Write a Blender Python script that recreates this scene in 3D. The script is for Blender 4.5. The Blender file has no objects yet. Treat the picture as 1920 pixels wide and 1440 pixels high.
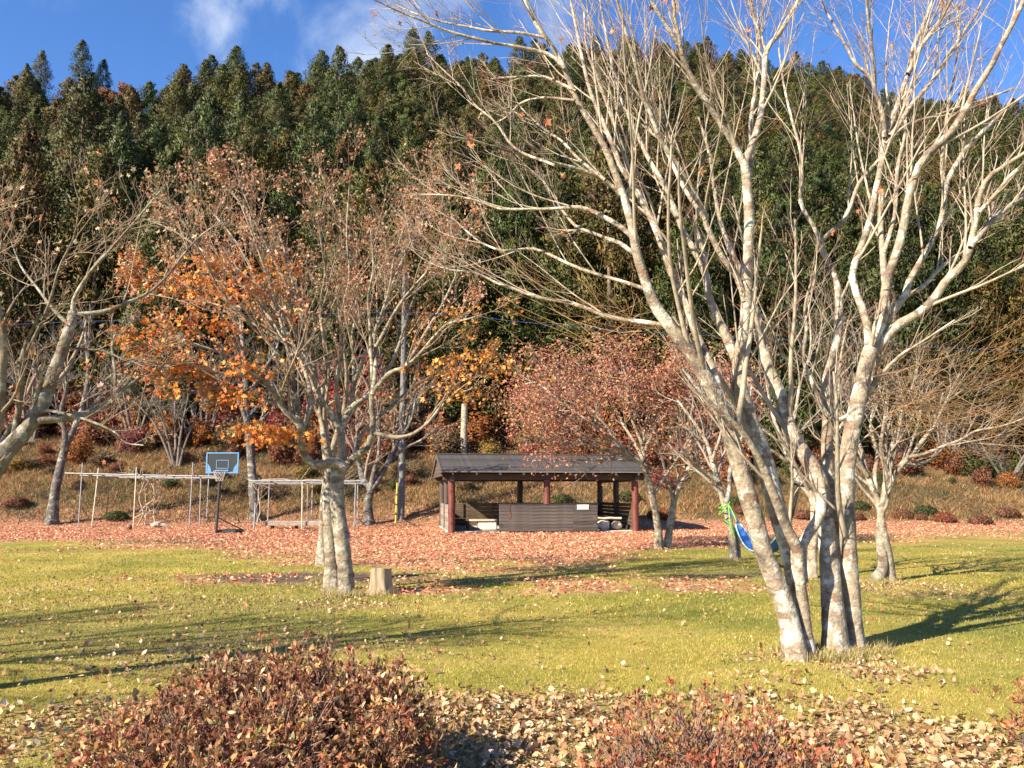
import bpy, bmesh, math
import numpy as np
from mathutils import Vector, Matrix, Euler

# ------------------------------------------------------------------ camera, sky, sun, exposure
sc = bpy.context.scene
COL = sc.collection
FPX = 1650.0                       # focal length in pixels of a 1920 wide frame
HOR = 920.0                        # horizon row in that frame
PITCH = math.atan((HOR - 720) / FPX)
EYE = 1.6
cam_d = bpy.data.cameras.new('camera'); cam = bpy.data.objects.new('camera', cam_d); COL.objects.link(cam)
cam_d.sensor_width = 36; cam_d.lens = 36 * FPX / 1920; cam_d.clip_end = 3000; cam_d.clip_start = 0.05
cam.location = (0, 0, EYE); cam.rotation_euler = (math.pi / 2 + PITCH, 0, 0)
sc.camera = cam

SUN_EL, SUN_SIDE = math.radians(32), math.radians(40)      # shadows run to the right and 40 deg away
sun_dir = Vector((-math.cos(SUN_SIDE) * math.cos(SUN_EL), -math.sin(SUN_SIDE) * math.cos(SUN_EL), math.sin(SUN_EL)))
sun_d = bpy.data.lights.new('sun', 'SUN'); sun = bpy.data.objects.new('sun', sun_d); COL.objects.link(sun)
sun_d.energy = 5.0; sun_d.angle = math.radians(0.5); sun_d.color = (1.0, 0.89, 0.71)
sun.rotation_euler = sun_dir.to_track_quat('Z', 'Y').to_euler()
sun.location = (-20, -20, 40)

w = bpy.data.worlds.new('World'); sc.world = w; w.use_nodes = True
wn, wl = w.node_tree.nodes, w.node_tree.links
wn.clear()
wo = wn.new('ShaderNodeOutputWorld'); bg = wn.new('ShaderNodeBackground'); sky = wn.new('ShaderNodeTexSky')
sky.sky_type = 'NISHITA'; sky.sun_disc = False; sky.sun_elevation = SUN_EL
sky.sun_rotation = math.atan2(sun_dir.x, sun_dir.y)
sky.air_density = 1.0; sky.dust_density = 0.3; sky.ozone_density = 3.0; sky.altitude = 700
bg.inputs['Strength'].default_value = 0.062
hs = wn.new('ShaderNodeHueSaturation'); hs.inputs['Saturation'].default_value = 1.2; hs.inputs['Value'].default_value = 1.5
wl.new(sky.outputs[0], hs.inputs['Color'])
# thin cloud: noise over the whole sky, thicker about the two banks of cloud in view
tc = wn.new('ShaderNodeTexCoord')
cn = wn.new('ShaderNodeTexNoise'); cn.inputs['Scale'].default_value = 5.5; cn.inputs['Detail'].default_value = 8; cn.inputs['Roughness'].default_value = 0.58
cn.inputs['Distortion'].default_value = 0.6
wl.new(tc.outputs['Generated'], cn.inputs['Vector'])
def pix_dir(px, py):
    r, u = (px - 960) / FPX, (720 - py) / FPX
    v = Vector((r, math.cos(PITCH) - u * math.sin(PITCH), math.sin(PITCH) + u * math.cos(PITCH)))
    return v.normalized()
prev = cn.outputs['Fac']
for (cx, cy, c0, amp) in ((570, 20, 0.986, 0.20), (900, 60, 0.984, 0.13)):
    dp = wn.new('ShaderNodeVectorMath'); dp.operation = 'DOT_PRODUCT'; dp.inputs[1].default_value = pix_dir(cx, cy)
    wl.new(tc.outputs['Generated'], dp.inputs[0])
    mr = wn.new('ShaderNodeMapRange'); mr.interpolation_type = 'SMOOTHSTEP'
    mr.inputs['From Min'].default_value = c0; mr.inputs['From Max'].default_value = 1.0; mr.inputs['To Max'].default_value = amp
    wl.new(dp.outputs['Value'], mr.inputs['Value'])
    ad = wn.new('ShaderNodeMath'); ad.operation = 'ADD'; wl.new(prev, ad.inputs[0]); wl.new(mr.outputs[0], ad.inputs[1]); prev = ad.outputs[0]
cr = wn.new('ShaderNodeMapRange'); cr.interpolation_type = 'SMOOTHSTEP'
cr.inputs['From Min'].default_value = 0.58; cr.inputs['From Max'].default_value = 0.90; cr.inputs['To Max'].default_value = 0.8
wl.new(prev, cr.inputs['Value'])
cm = wn.new('ShaderNodeMixRGB'); cm.inputs['Color2'].default_value = (5.6, 6.2, 7.2, 1)
sm_ = wn.new('ShaderNodeMixRGB'); sm_.blend_type = 'MULTIPLY'; sm_.inputs['Fac'].default_value = 1; sm_.inputs['Color2'].default_value = (.92, .87, 1.0, 1); wl.new(hs.outputs[0], sm_.inputs['Color1'])
wl.new(cr.outputs[0], cm.inputs['Fac']); wl.new(sm_.outputs[0], cm.inputs['Color1'])
wl.new(cm.outputs[0], bg.inputs['Color']); wl.new(bg.outputs[0], wo.inputs[0])

sc.view_settings.view_transform = 'Standard'; sc.view_settings.look = 'None'
sc.view_settings.exposure = 1.4; sc.view_settings.gamma = 1.0
sc.render.engine = 'CYCLES'
sc.cycles.max_bounces = 4; sc.cycles.diffuse_bounces = 1; sc.cycles.transmission_bounces = 3; sc.cycles.use_adaptive_sampling = True; sc.cycles.adaptive_threshold = 0.02; sc.cycles.transparent_max_bounces = 4
sc.cycles.use_denoising = True

# ------------------------------------------------------------------ helpers
RNG = np.random.default_rng(7)
def depth_dir(px, py):
    r, u = (px - 960) / FPX, (720 - py) / FPX
    return r, math.cos(PITCH) - u * math.sin(PITCH), math.sin(PITCH) + u * math.cos(PITCH)
def at(px, py, Y):
    r, a, b = depth_dir(px, py); k = Y / a
    return np.array((r * k, Y, EYE + b * k))
def slant(py, Y):
    u = (720 - py) / FPX
    return Y / (math.cos(PITCH) - u * math.sin(PITCH))
def gnd(px, py, z=0.0):
    r, a, b = depth_dir(px, py); k = (z - EYE) / b
    return np.array((r * k, a * k, z))
def nrm(v):
    return v / np.maximum(np.linalg.norm(v, axis=-1, keepdims=True), 1e-9)
def sstep(a, b, x):
    t = np.clip((x - a) / (b - a), 0, 1); return t * t * (3 - 2 * t)

_perm = np.random.default_rng(3).random((64, 64))
def vnoise(x, y):
    x = np.asarray(x, float); y = np.asarray(y, float)
    xi = np.floor(x).astype(int); yi = np.floor(y).astype(int)
    fx = x - xi; fy = y - yi; fx = fx * fx * (3 - 2 * fx); fy = fy * fy * (3 - 2 * fy)
    g = lambda a, b: _perm[a % 64, b % 64]
    return (g(xi, yi) * (1 - fx) + g(xi + 1, yi) * fx) * (1 - fy) + (g(xi, yi + 1) * (1 - fx) + g(xi + 1, yi + 1) * fx) * fy
def fbm(x, y):
    return (vnoise(x, y) * .5 + vnoise(x * 2.1 + 7, y * 2.1 + 3) * .3 + vnoise(x * 4.3 + 1, y * 4.3 + 9) * .2)

class Acc:
    """collects vertices, faces and tints of one mesh"""
    def __init__(s): s.V = []; s.F = {3: [], 4: []}; s.C = []; s.N = []; s.n = 0
    def add(s, V, F, tint=None):
        V = np.asarray(V, float).reshape(-1, 3); F = np.asarray(F, np.int64)
        s.V.append(V); s.F[F.shape[1]].append(F + s.n); s.n += len(V)
        if tint is None: tint = (1, 1, 1)
        tint = np.asarray(tint, float)
        if tint.ndim == 1: tint = np.tile(tint, (len(V), 1))
        s.C.append(tint)
    def mesh(s, name, smooth=True, tint=False, origin=(0, 0, 0)):
        me = bpy.data.meshes.new(name)
        V = (np.concatenate(s.V) if s.V else np.zeros((0, 3))) - np.asarray(origin, float)
        me.vertices.add(len(V)); me.vertices.foreach_set('co', V.ravel().astype(np.float32))
        loops, starts, tot, pos = [], [], [], 0
        for k in (3, 4):
            if s.F[k]:
                F = np.concatenate(s.F[k]); loops.append(F.ravel())
                starts.append(pos + np.arange(len(F)) * k); tot.append(np.full(len(F), k)); pos += F.size
        loops = np.concatenate(loops); starts = np.concatenate(starts); tot = np.concatenate(tot)
        me.loops.add(len(loops)); me.loops.foreach_set('vertex_index', loops.astype(np.int32))
        me.polygons.add(len(starts)); me.polygons.foreach_set('loop_start', starts.astype(np.int32))
        me.polygons.foreach_set('loop_total', tot.astype(np.int32))
        me.polygons.foreach_set('use_smooth', np.full(len(starts), smooth))
        if tint:
            a = me.color_attributes.new('tint', 'FLOAT_COLOR', 'POINT')
            C = np.concatenate(s.C); C = np.concatenate([C, np.ones((len(C), 1))], 1)
            a.data.foreach_set('color', C.ravel().astype(np.float32))
        me.update(calc_edges=True)
        if s.N and sum(len(q) for q in s.N) == len(V):
            me.polygons.foreach_set('use_smooth', np.full(len(starts), True)); me.normals_split_custom_set_from_vertices(np.concatenate(s.N).tolist())
        return me

def link(name, me, mat, parent=None, loc=(0, 0, 0), rot=(0, 0, 0), kind=None):
    o = bpy.data.objects.new(name, me); COL.objects.link(o)
    o.location = loc; o.rotation_euler = rot
    if mat is not None and me is not None and len(me.materials) == 0: me.materials.append(mat)
    if parent is not None: o.parent = parent
    if kind: o['kind'] = kind
    return o
def thing(name, label, cat, loc=(0, 0, 0), rz=0.0, group=None):
    o = bpy.data.objects.new(name, None); COL.objects.link(o)
    o.empty_display_size = 0.2; o.location = loc; o.rotation_euler = (0, 0, rz)
    return tag(o, label, cat, group)
def tag(o, label, cat, group=None):
    o['label'] = label; o['category'] = cat
    if group: o['group'] = group
    return o
def copy_tree(o, parent=None):
    kids = [c for c in o.children]
    c = o.copy(); COL.objects.link(c); c.parent = parent
    for k in kids: copy_tree(k, c)
    return c

def batch_tubes(acc, P, R, sides, tint=None, lump=0.0, rng=RNG, roots=0.0):
    """P (n,k,3) centre lines, R (n,k) radii"""
    P = np.asarray(P, float); R = np.asarray(R, float)
    n, k, _ = P.shape
    T = nrm(np.gradient(P, axis=1))
    mean = nrm(P[:, -1] - P[:, 0])
    ref = np.zeros((n, 3)); ref[np.arange(n), np.argmin(np.abs(mean), axis=1)] = 1
    U = nrm(np.cross(T, ref[:, None, :])); W = np.cross(T, U)
    a = np.arange(sides) * 2 * math.pi / sides
    rr = R[:, :, None] * np.ones(sides)
    if lump:
        ph = rng.random((n, 1, 4)) * 6.28
        kk = np.arange(k)[None, :, None]
        rr = rr * (1 + lump * (np.sin(2 * a + ph[:, :, 0:1] + kk * .5) * .5 + np.sin(3 * a + ph[:, :, 1:2] - kk * .9) * .35 + rng.normal(0, .35, (n, k, sides))))
    if roots: rr = rr * (1 + roots * np.exp(-np.arange(k) / 2.2)[None, :, None] * (.55 + .45 * np.sin(4 * a + rng.random() * 6) + .35 * np.sin(7 * a + rng.random() * 6)))
    V = P[:, :, None, :] + rr[..., None] * (np.cos(a)[None, None, :, None] * U[:, :, None, :] + np.sin(a)[None, None, :, None] * W[:, :, None, :])
    i = np.arange(k - 1)[:, None] * sides; j = np.arange(sides); j2 = (j + 1) % sides
    f = np.stack([i + j, i + j2, i + sides + j2, i + sides + j], -1).reshape(-1, 4)
    F = (f[None] + (np.arange(n) * k * sides)[:, None, None]).reshape(-1, 4)
    C = None
    if tint is not None:
        C = np.asarray(tint, float)
        if C.ndim == 2: C = np.repeat(C, k * sides, axis=0)
    acc.add(V.reshape(-1, 3), F, C)

def resample(pts, k, wig=0.0, rng=RNG):
    """Catmull-Rom through pts, k points evenly spaced"""
    p = np.asarray(pts, float)
    q = np.vstack([2 * p[0] - p[1], p, 2 * p[-1] - p[-2]])
    out = []
    for i in range(1, len(q) - 2):
        t = np.linspace(0, 1, 8, endpoint=False)[:, None]
        a, b, c, d = q[i - 1], q[i], q[i + 1], q[i + 2]
        out.append(.5 * ((2 * b) + (-a + c) * t + (2 * a - 5 * b + 4 * c - d) * t ** 2 + (-a + 3 * b - 3 * c + d) * t ** 3))
    out = np.vstack(out + [q[-2:-1]])
    s = np.concatenate([[0], np.cumsum(np.linalg.norm(np.diff(out[:, :3], axis=0), axis=1))])
    t = np.linspace(0, s[-1], k)
    r = np.stack([np.interp(t, s, out[:, j]) for j in range(out.shape[1])], 1)
    if wig:
        nz = rng.normal(0, wig, (k, 3)); nz[0] = 0
        r[:, :3] += nz
    return r

WSC = 1.0
def trace(pts, y0, y1=None, k=24, wig=0.0, rng=RNG):
    """pts: (px, py, width px) along a limb; y0..y1: its distance at the start and end -> centre line and radii"""
    if y1 is None: y1 = y0
    P = np.asarray(pts, float)
    if P.shape[1] == 2: P = np.column_stack([P, np.full(len(P), 8.)])
    d = np.concatenate([[0], np.cumsum(np.linalg.norm(np.diff(P[:, :2], axis=0), axis=1))]); d /= d[-1]
    Y = y0 + (y1 - y0) * d ** 1.3
    W = np.array([at(a, b, y) for (a, b, _), y in zip(P, Y)])
    Rr = np.array([wd * WSC / 2 * slant(b, y) / FPX for (a, b, wd), y in zip(P, Y)])
    q = resample(np.column_stack([W, Rr]), k)
    if wig: q[1:, :3] += rng.normal(0, wig, (k - 1, 3))
    return q[:, :3], np.maximum(q[:, 3], .002)

def children(P, R, m, lf, ang, up, k, rng, t0=.25, rf=.6, wig=.06, curve=.25, minr=.002, maxlen=9, tip=.35, bias=None):
    """m side branches on every one of the parents (n,k,3)"""
    n, k0, _ = P.shape
    t = t0 + (1 - t0) * (np.arange(m)[None, :] + rng.random((n, m))) / m
    x = t * (k0 - 1); i = np.minimum(x.astype(int), k0 - 2); f = (x - i)[..., None]
    idx = np.arange(n)[:, None]
    B = P[idx, i] * (1 - f) + P[idx, i + 1] * f
    r = R[idx, i] * (1 - f[..., 0]) + R[idx, i + 1] * f[..., 0]
    T = nrm(P[idx, i + 1] - P[idx, i])
    plen = np.linalg.norm(np.diff(P, axis=1), axis=2).sum(1)[:, None]
    rv = rng.normal(0, 1, (n, m, 3)); perp = nrm(rv - (rv * T).sum(-1, keepdims=True) * T)
    a = np.radians(ang) * (0.7 + .6 * rng.random((n, m)))[..., None]
    D = nrm(np.cos(a) * T + np.sin(a) * perp + np.array((0, 0, up)))
    if bias is not None: D = nrm(D + np.asarray(bias))
    L = np.minimum(plen * lf * (1.15 - .7 * t) * (.6 + .8 * rng.random((n, m))), maxlen)
    r0 = np.maximum(np.minimum(r * rf, .9 * r), minr)
    B = B.reshape(-1, 3); D = D.reshape(-1, 3); L = L.ravel(); r0 = r0.ravel()
    N = len(B); Q = np.empty((N, k, 3)); Q[:, 0] = B
    for j in range(1, k):
        D = nrm(D + np.array((0, 0, up * curve)) + rng.normal(0, wig, (N, 3)) * 2)
        Q[:, j] = Q[:, j - 1] + D * (L / (k - 1))[:, None]
    RR = r0[:, None] * np.linspace(1, tip, k)[None]
    return Q, np.maximum(RR, minr * .6)

def leaf_cards(acc, C, size, rng, tint, nrm_dir=None, aspect=.55, fold=.25, spread=1.0, shape='diamond', puff=None):
    """little folded leaves at the points C; size (n,), tint (n,3)"""
    n = len(C)
    A = nrm(rng.normal(0, 1, (n, 3)) * spread + (0 if nrm_dir is None else nrm_dir))
    rv = rng.normal(0, 1, (n, 3)); B = nrm(np.cross(A, rv)); N = np.cross(A, B)
    s = np.asarray(size)[:, None] * np.ones((n, 1))
    if puff is not None:      # faces turned outwards and shaded as part of their clump
        sg = np.where((-N * puff).sum(-1, keepdims=True) < 0, -1.0, 1.0); B = B * sg; N = N * sg
        pn = nrm(puff - N * .35)
        acc.N.append(np.repeat(pn, 4, axis=0))
    if shape == 'diamond':
        V = np.stack([C - A * s * .5, C + B * s * aspect * .5 + N * s * fold, C + A * s * .5, C - B * s * aspect * .5 + N * s * fold], 1)
        F = np.array([[0, 1, 2], [0, 2, 3]]); k = 4
    else:   # hand-like leaf: seven corners round a middle
        th = np.array([0, 38, 62, 100, 130, 180, 230, 260, 298, 322]) * math.pi / 180
        rad = np.array([.62, .3, .55, .28, .42, .2, .42, .28, .55, .3])
        k = 11
        V = np.empty((n, k, 3)); V[:, 0] = C
        cz = rng.normal(0, fold, (n, 10))
        for j in range(10):
            V[:, j + 1] = C + s * (A * math.cos(th[j]) * rad[j] + B * math.sin(th[j]) * rad[j]) + N * s * (cz[:, j:j + 1] * rad[j] + fold * .8 * rad[j] ** 2)
        F = np.array([[0, j + 1, (j + 1) % 10 + 1] for j in range(10)])
    FF = (F[None] + (np.arange(n) * k)[:, None, None]).reshape(-1, 3)
    acc.add(V.reshape(-1, 3), FF, np.repeat(np.asarray(tint, float) * np.ones((n, 3)), k, axis=0))

def pick(rng, n, cols, jit=.12, p=None):
    cols = np.asarray(cols, float)
    c = cols[rng.choice(len(cols), n, p=p)]
    return np.clip(c * (1 + rng.normal(0, jit, (n, 1))) * (1 + rng.normal(0, jit * .3, (n, 3))), .003, .9)

# ------------------------------------------------------------------ materials
def new_mat(name):
    m = bpy.data.materials.new(name); m.use_nodes = True
    nt = m.node_tree; b = nt.nodes['Principled BSDF']
    return m, nt, b
def ramp(nt, stops, fac):
    r = nt.nodes.new('ShaderNodeValToRGB'); e = r.color_ramp.elements
    while len(e) < len(stops): e.new(.5)
    for el, (p, c) in zip(e, stops): el.position = p; el.color = (*c, 1)
    nt.links.new(fac, r.inputs[0]); return r.outputs[0]
def noise(nt, scale, detail=5, rough=.6, vec=None, mapscale=None, dist=0.0, coord='Object'):
    if vec is None:
        c = nt.nodes.new('ShaderNodeTexCoord'); vec = c.outputs[coord]
    if mapscale is not None:
        mp = nt.nodes.new('ShaderNodeMapping'); mp.inputs['Scale'].default_value = mapscale
        nt.links.new(vec, mp.inputs[0]); vec = mp.outputs[0]
    x = nt.nodes.new('ShaderNodeTexNoise'); x.inputs['Scale'].default_value = scale; x.inputs['Detail'].default_value = detail
    x.inputs['Roughness'].default_value = rough; x.inputs['Distortion'].default_value = dist
    nt.links.new(vec, x.inputs['Vector']); return x.outputs['Fac']
def mixc(nt, fac, a, b, mode='MIX'):
    m = nt.nodes.new('ShaderNodeMixRGB'); m.blend_type = mode
    if isinstance(fac, (int, float)): m.inputs[0].default_value = fac
    else: nt.links.new(fac, m.inputs[0])
    for i, v in ((1, a), (2, b)):
        if isinstance(v, (tuple, list)): m.inputs[i].default_value = (*v, 1)
        else: nt.links.new(v, m.inputs[i])
    return m.outputs[0]
def bump(nt, b, h, strength=.4, dist=.02):
    x = nt.nodes.new('ShaderNodeBump'); x.inputs['Strength'].default_value = strength; x.inputs['Distance'].default_value = dist
    nt.links.new(h, x.inputs['Height']); nt.links.new(x.outputs[0], b.inputs['Normal'])
def plain(name, c, rough=.6, var=.25, scale=6, metal=0, mapscale=None, bstr=.15):
    m, nt, b = new_mat(name)
    n = noise(nt, scale, mapscale=mapscale)
    b.inputs['Roughness'].default_value = rough; b.inputs['Metallic'].default_value = metal
    lo = tuple(v * (1 - var) for v in c); hi = tuple(min(1, v * (1 + var)) for v in c)
    nt.links.new(ramp(nt, [(.3, lo), (.7, hi)], n), b.inputs['Base Color'])
    if bstr: bump(nt, b, n, bstr, .01)
    return m
def leafy(name, trans=.3, gain=(1, 1, 1), objvar=0.0, rough=.55, objcols=None):
    """uses the leaf's own tint; a part of the light passes through"""
    m, nt, b = new_mat(name)
    at_ = nt.nodes.new('ShaderNodeVertexColor'); at_.layer_name = 'tint'
    col = at_.outputs['Color']
    if gain != (1, 1, 1): col = mixc(nt, 1.0, col, gain, 'MULTIPLY')
    if objcols:
        oi = nt.nodes.new('ShaderNodeObjectInfo')
        r = ramp(nt, objcols, oi.outputs['Random'])
        col = mixc(nt, 1.0, col, r, 'MULTIPLY')
    nt.links.new(col, b.inputs['Base Color']); b.inputs['Roughness'].default_value = rough
    b.inputs['Specular IOR Level'].default_value = .25
    tr = nt.nodes.new('ShaderNodeBsdfTranslucent'); nt.links.new(col, tr.inputs[0])
    mx = nt.nodes.new('ShaderNodeMixShader'); mx.inputs[0].default_value = trans
    nt.links.new(b.outputs[0], mx.inputs[1]); nt.links.new(tr.outputs[0], mx.inputs[2])
    nt.links.new(mx.outputs[0], nt.nodes['Material Output'].inputs[0])
    return m
def bark(name, pale, white, brown, dark, sc_=1.0):
    m, nt, b = new_mat(name)
    n1 = noise(nt, 3.2 * sc_, 6, .65, dist=.4); n2 = noise(nt, 1.0 * sc_, 4, .6, mapscale=(2.5, 2.5, 9.0)); n3 = noise(nt, 22 * sc_, 4, .6)
    c = ramp(nt, [(.36, dark), (.44, pale), (.54, pale), (.60, white)], n1)
    f = ramp(nt, [(.55, (0, 0, 0)), (.61, (.9, .9, .9))], n2)
    c = mixc(nt, f, c, brown)
    n4 = noise(nt, 7 * sc_, 6, .7)
    f4 = ramp(nt, [(.55, (0, 0, 0)), (.60, (.85, .85, .85))], n4); c = mixc(nt, f4, c, white)
    n5 = noise(nt, 3 * sc_, 6, .75, mapscale=(9, 9, 1.6)); c = mixc(nt, ramp(nt, [(.30, (.75, .75, .75)), (.42, (0, 0, 0))], n5), c, dark)
    c = mixc(nt, .75, c, ramp(nt, [(.3, (.55, .55, .55)), (.7, (1.25, 1.25, 1.25))], n3), 'MULTIPLY')
    nt.links.new(c, b.inputs['Base Color']); b.inputs['Roughness'].default_value = .85
    mx = nt.nodes.new('ShaderNodeMath'); mx.operation = 'ADD'; nt.links.new(n3, mx.inputs[0]); nt.links.new(n4, mx.inputs[1])
    bump(nt, b, mx.outputs[0], .8, .02)
    return m

M = {}
M['bark_pale'] = bark('pale mottled bark', (.31, .25, .175), (.58, .54, .44), (.21, .13, .085), (.13, .10, .075))
M['bark_maple'] = bark('grey maple bark', (.26, .215, .15), (.42, .385, .295), (.15, .095, .06), (.09, .07, .05))
M['bark_dark'] = bark('dark lichened bark', (.10, .085, .07), (.28, .28, .24), (.07, .05, .04), (.04, .035, .03))
M['bark_cedar'] = bark('cedar bark', (.14, .09, .06), (.24, .2, .17), (.10, .06, .04), (.06, .04, .03))
M['bark_left'] = bark('shaded tan bark', (.22, .18, .12), (.36, .34, .27), (.16, .10, .06), (.09, .07, .05))  # tan made darker to carry the shade on the left tree
M['branch_pale'] = plain('pale branch bark', (.32, .26, .185), .8, .5, 9)
M['branch_maple'] = plain('maple branch bark', (.27, .20, .13), .8, .35, 9)
M['branch_grey'] = plain('grey branch bark', (.24, .20, .155), .8, .35, 9)
M['branch_dim'] = plain('dull grey branch', (.14, .115, .09), .8, .35, 9)
M['twig_red'] = plain('red brown twig', (.20, .11, .075), .7, .3, 5, bstr=0)
M['twig_tan'] = plain('tan twig', (.21, .125, .075), .7, .3, 5, bstr=0)
M['twig_olive'] = plain('olive shoots', (.24, .13, .05), .6, .35, 3, bstr=0)
M['leaf'] = leafy('autumn leaves', .3)
M['litter'] = leafy('fallen leaves', .12)
M['grass'] = leafy('grass blades', .25)
M['cedar'] = leafy('cedar foliage', .12, objcols=[(0, (1.5, 1.0, .85)), (.16, (.75, .85, .8)), (.38, (1.05, 1.2, .75)), (.6, (.72, .95, .85)), (.82, (1.2, 1.1, .75)), (1, (1.6, 1.05, .8))])
M['cedar_far'] = leafy('far cedar foliage', .12)
M['shrub'] = leafy('shrub leaves', .3)

# ------------------------------------------------------------------ terrain
SKY_PX = np.array([-900, 0, 100, 230, 330, 480, 700, 960, 1200, 1400, 1600, 1720, 1920, 2800])
SKY_PY = np.array([220, 190, 175, 195, 160, 150, 110, 100, 75, 100, 130, 180, 185, 260])
RID_PX = np.array([-900, 0, 500, 960, 1200, 1500, 1920, 2800])
RID_Y = np.array([95, 98, 108, 118, 132, 140, 135, 130])
HEDGE0 = 52.0
def bank0(px): return np.interp(px, [0, 800, 1250, 1600, 1920], [38.5, 40.5, 41.5, 41.5, 42.0])
def terrain(x, y):
    x = np.asarray(x, float); y = np.asarray(y, float)
    px = 960 + FPX * x / np.maximum(y, 5)
    b0 = bank0(px)
    zb = np.clip(3.5 - .045 * x, 1.8, 5.0)
    z = zb * sstep(0, 1, (y - b0 + 1.5) / (HEDGE0 + 2 - b0)) ** 1.0
    Yr = np.interp(px, RID_PX, RID_Y); py = np.interp(px, SKY_PX, SKY_PY)
    el = np.tan(np.arctan((720 - py) / FPX) + PITCH)
    zr = EYE + Yr * el - 9.0
    s = (zr - zb) / (Yr - HEDGE0)
    u = np.clip((y - HEDGE0) / (Yr - HEDGE0), 0, 1)
    z = z + (zr - zb) * u
    z = np.where(y > Yr, z - .25 * (y - Yr), z)
    z = z + np.where(y > b0 + 1, (fbm(x * .35, y * .35) - .5) * .35, 0) + np.where(y > 55, (fbm(x * .08, y * .08) - .5) * 4 * sstep(55, 75, y), 0)
    return z

# litter and soil maps of the lawn
D0_PX = np.array([-800, 0, 200, 350, 480, 600, 760, 900, 1050, 1180, 1320, 1450, 1600, 1920, 2600])
D0_Y = np.array([30, 27, 25.5, 25, 20, 19, 17.2, 17, 18.5, 20.5, 25, 29, 31, 33, 34])
def blob(x, y, px, py, rx, ry, soft=.5):
    g = gnd(px, py); d = np.sqrt(((x - g[0]) / rx) ** 2 + ((y - g[1]) / ry) ** 2)
    return 1 - sstep(1 - soft, 1 + soft, d)
def carpet(x, y):
    px = 960 + FPX * x / np.maximum(y, 2)
    d0 = np.interp(px, D0_PX, D0_Y)
    n = (fbm(x * .28 + 11, y * .55) - .5)
    c = sstep(-3.5, 4.0, y - d0 + n * 14) * (.72 + .5 * fbm(x * .9 + 5, y * .9))
    green = sstep(.52, .62, fbm(x * .2 + 31, y * .42 + 5)) * (1 - sstep(24, 29, y)) * .8
    c = c * (1 - green)
    c = np.maximum(c, .75 * blob(x, y, 1170, 1098, 2.6, 1.4) * sstep(.35, .6, fbm(x * .9, y * 1.3)))
    c = np.maximum(c, .7 * blob(x, y, 430, 1086, 1.9, .8) * sstep(.4, .6, fbm(x * 1.1, y * 1.3)))
    c = np.maximum(c, .8 * blob(x, y, 790, 1108, .9, .6))
    return np.clip(c * (1 - sstep(46, 54, y) * .6), 0, 1)
def soil(x, y):
    s = blob(x, y, 590, 1083, 2.1, 1.15, .45)
    s = np.maximum(s, .7 * blob(x, y, 350, 1014, 2.0, 1.6, .4))
    s = np.maximum(s, .55 * blob(x, y, 1400, 1076, 1.6, .8, .6))
    return s * (.75 + .5 * fbm(x * 2, y * 2))
def dry(x, y):    # tan near litter
    n = fbm(x * 1.2 + 3, y * 1.2)
    c = blob(x, y, 1000, 1380, 1.5, 1.15, .35)
    c = np.maximum(c, .9 * blob(x, y, 1700, 1415, 1.15, .8, .5)); c = np.maximum(c, .9 * blob(x, y, 1480, 1350, .9, .7, .6))
    c = np.maximum(c, .85 * blob(x, y, 1540, 1250, .8, .8, .5)); c = np.maximum(c, .5 * blob(x, y, 60, 1380, .5, 1.0, .6))
    c = np.maximum(c, .42 * blob(x, y, 480, 1220, 2.0, 1.3, .6)); c = np.maximum(c, .5 * blob(x, y, 640, 1135, .9, .7, .6))
    c = np.maximum(c, .6 * blob(x, y, 1690, 1105, 1.2, 1.0, .6)); c = np.maximum(c, .5 * blob(x, y, 1390, 1062, 1.3, .9, .6))
    c = np.maximum(c, .16 * blob(x, y, 250, 1150, 4, 3.5, .6)); c = np.maximum(c, .22 * blob(x, y, 1850, 1010, 6, 6, .6))
    return np.clip(c * sstep(.22, .55, n), 0, 1)

def grid_mesh(name, xs, ys, zf, attrs=()):
    X, Y = np.meshgrid(xs, ys); Z = zf(X, Y)
    V = np.stack([X, Y, Z], -1).reshape(-1, 3); nx = len(xs)
    i = (np.arange(len(ys) - 1)[:, None] * nx + np.arange(nx - 1)).ravel()
    a = Acc(); a.add(V, np.stack([i, i + 1, i + 1 + nx, i + nx], -1)); me = a.mesh(name)
    for nm, fn in attrs:
        at_ = me.attributes.new(nm, 'FLOAT', 'POINT'); at_.data.foreach_set('value', fn(V[:, 0], V[:, 1]).astype(np.float32))
    return me

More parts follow.
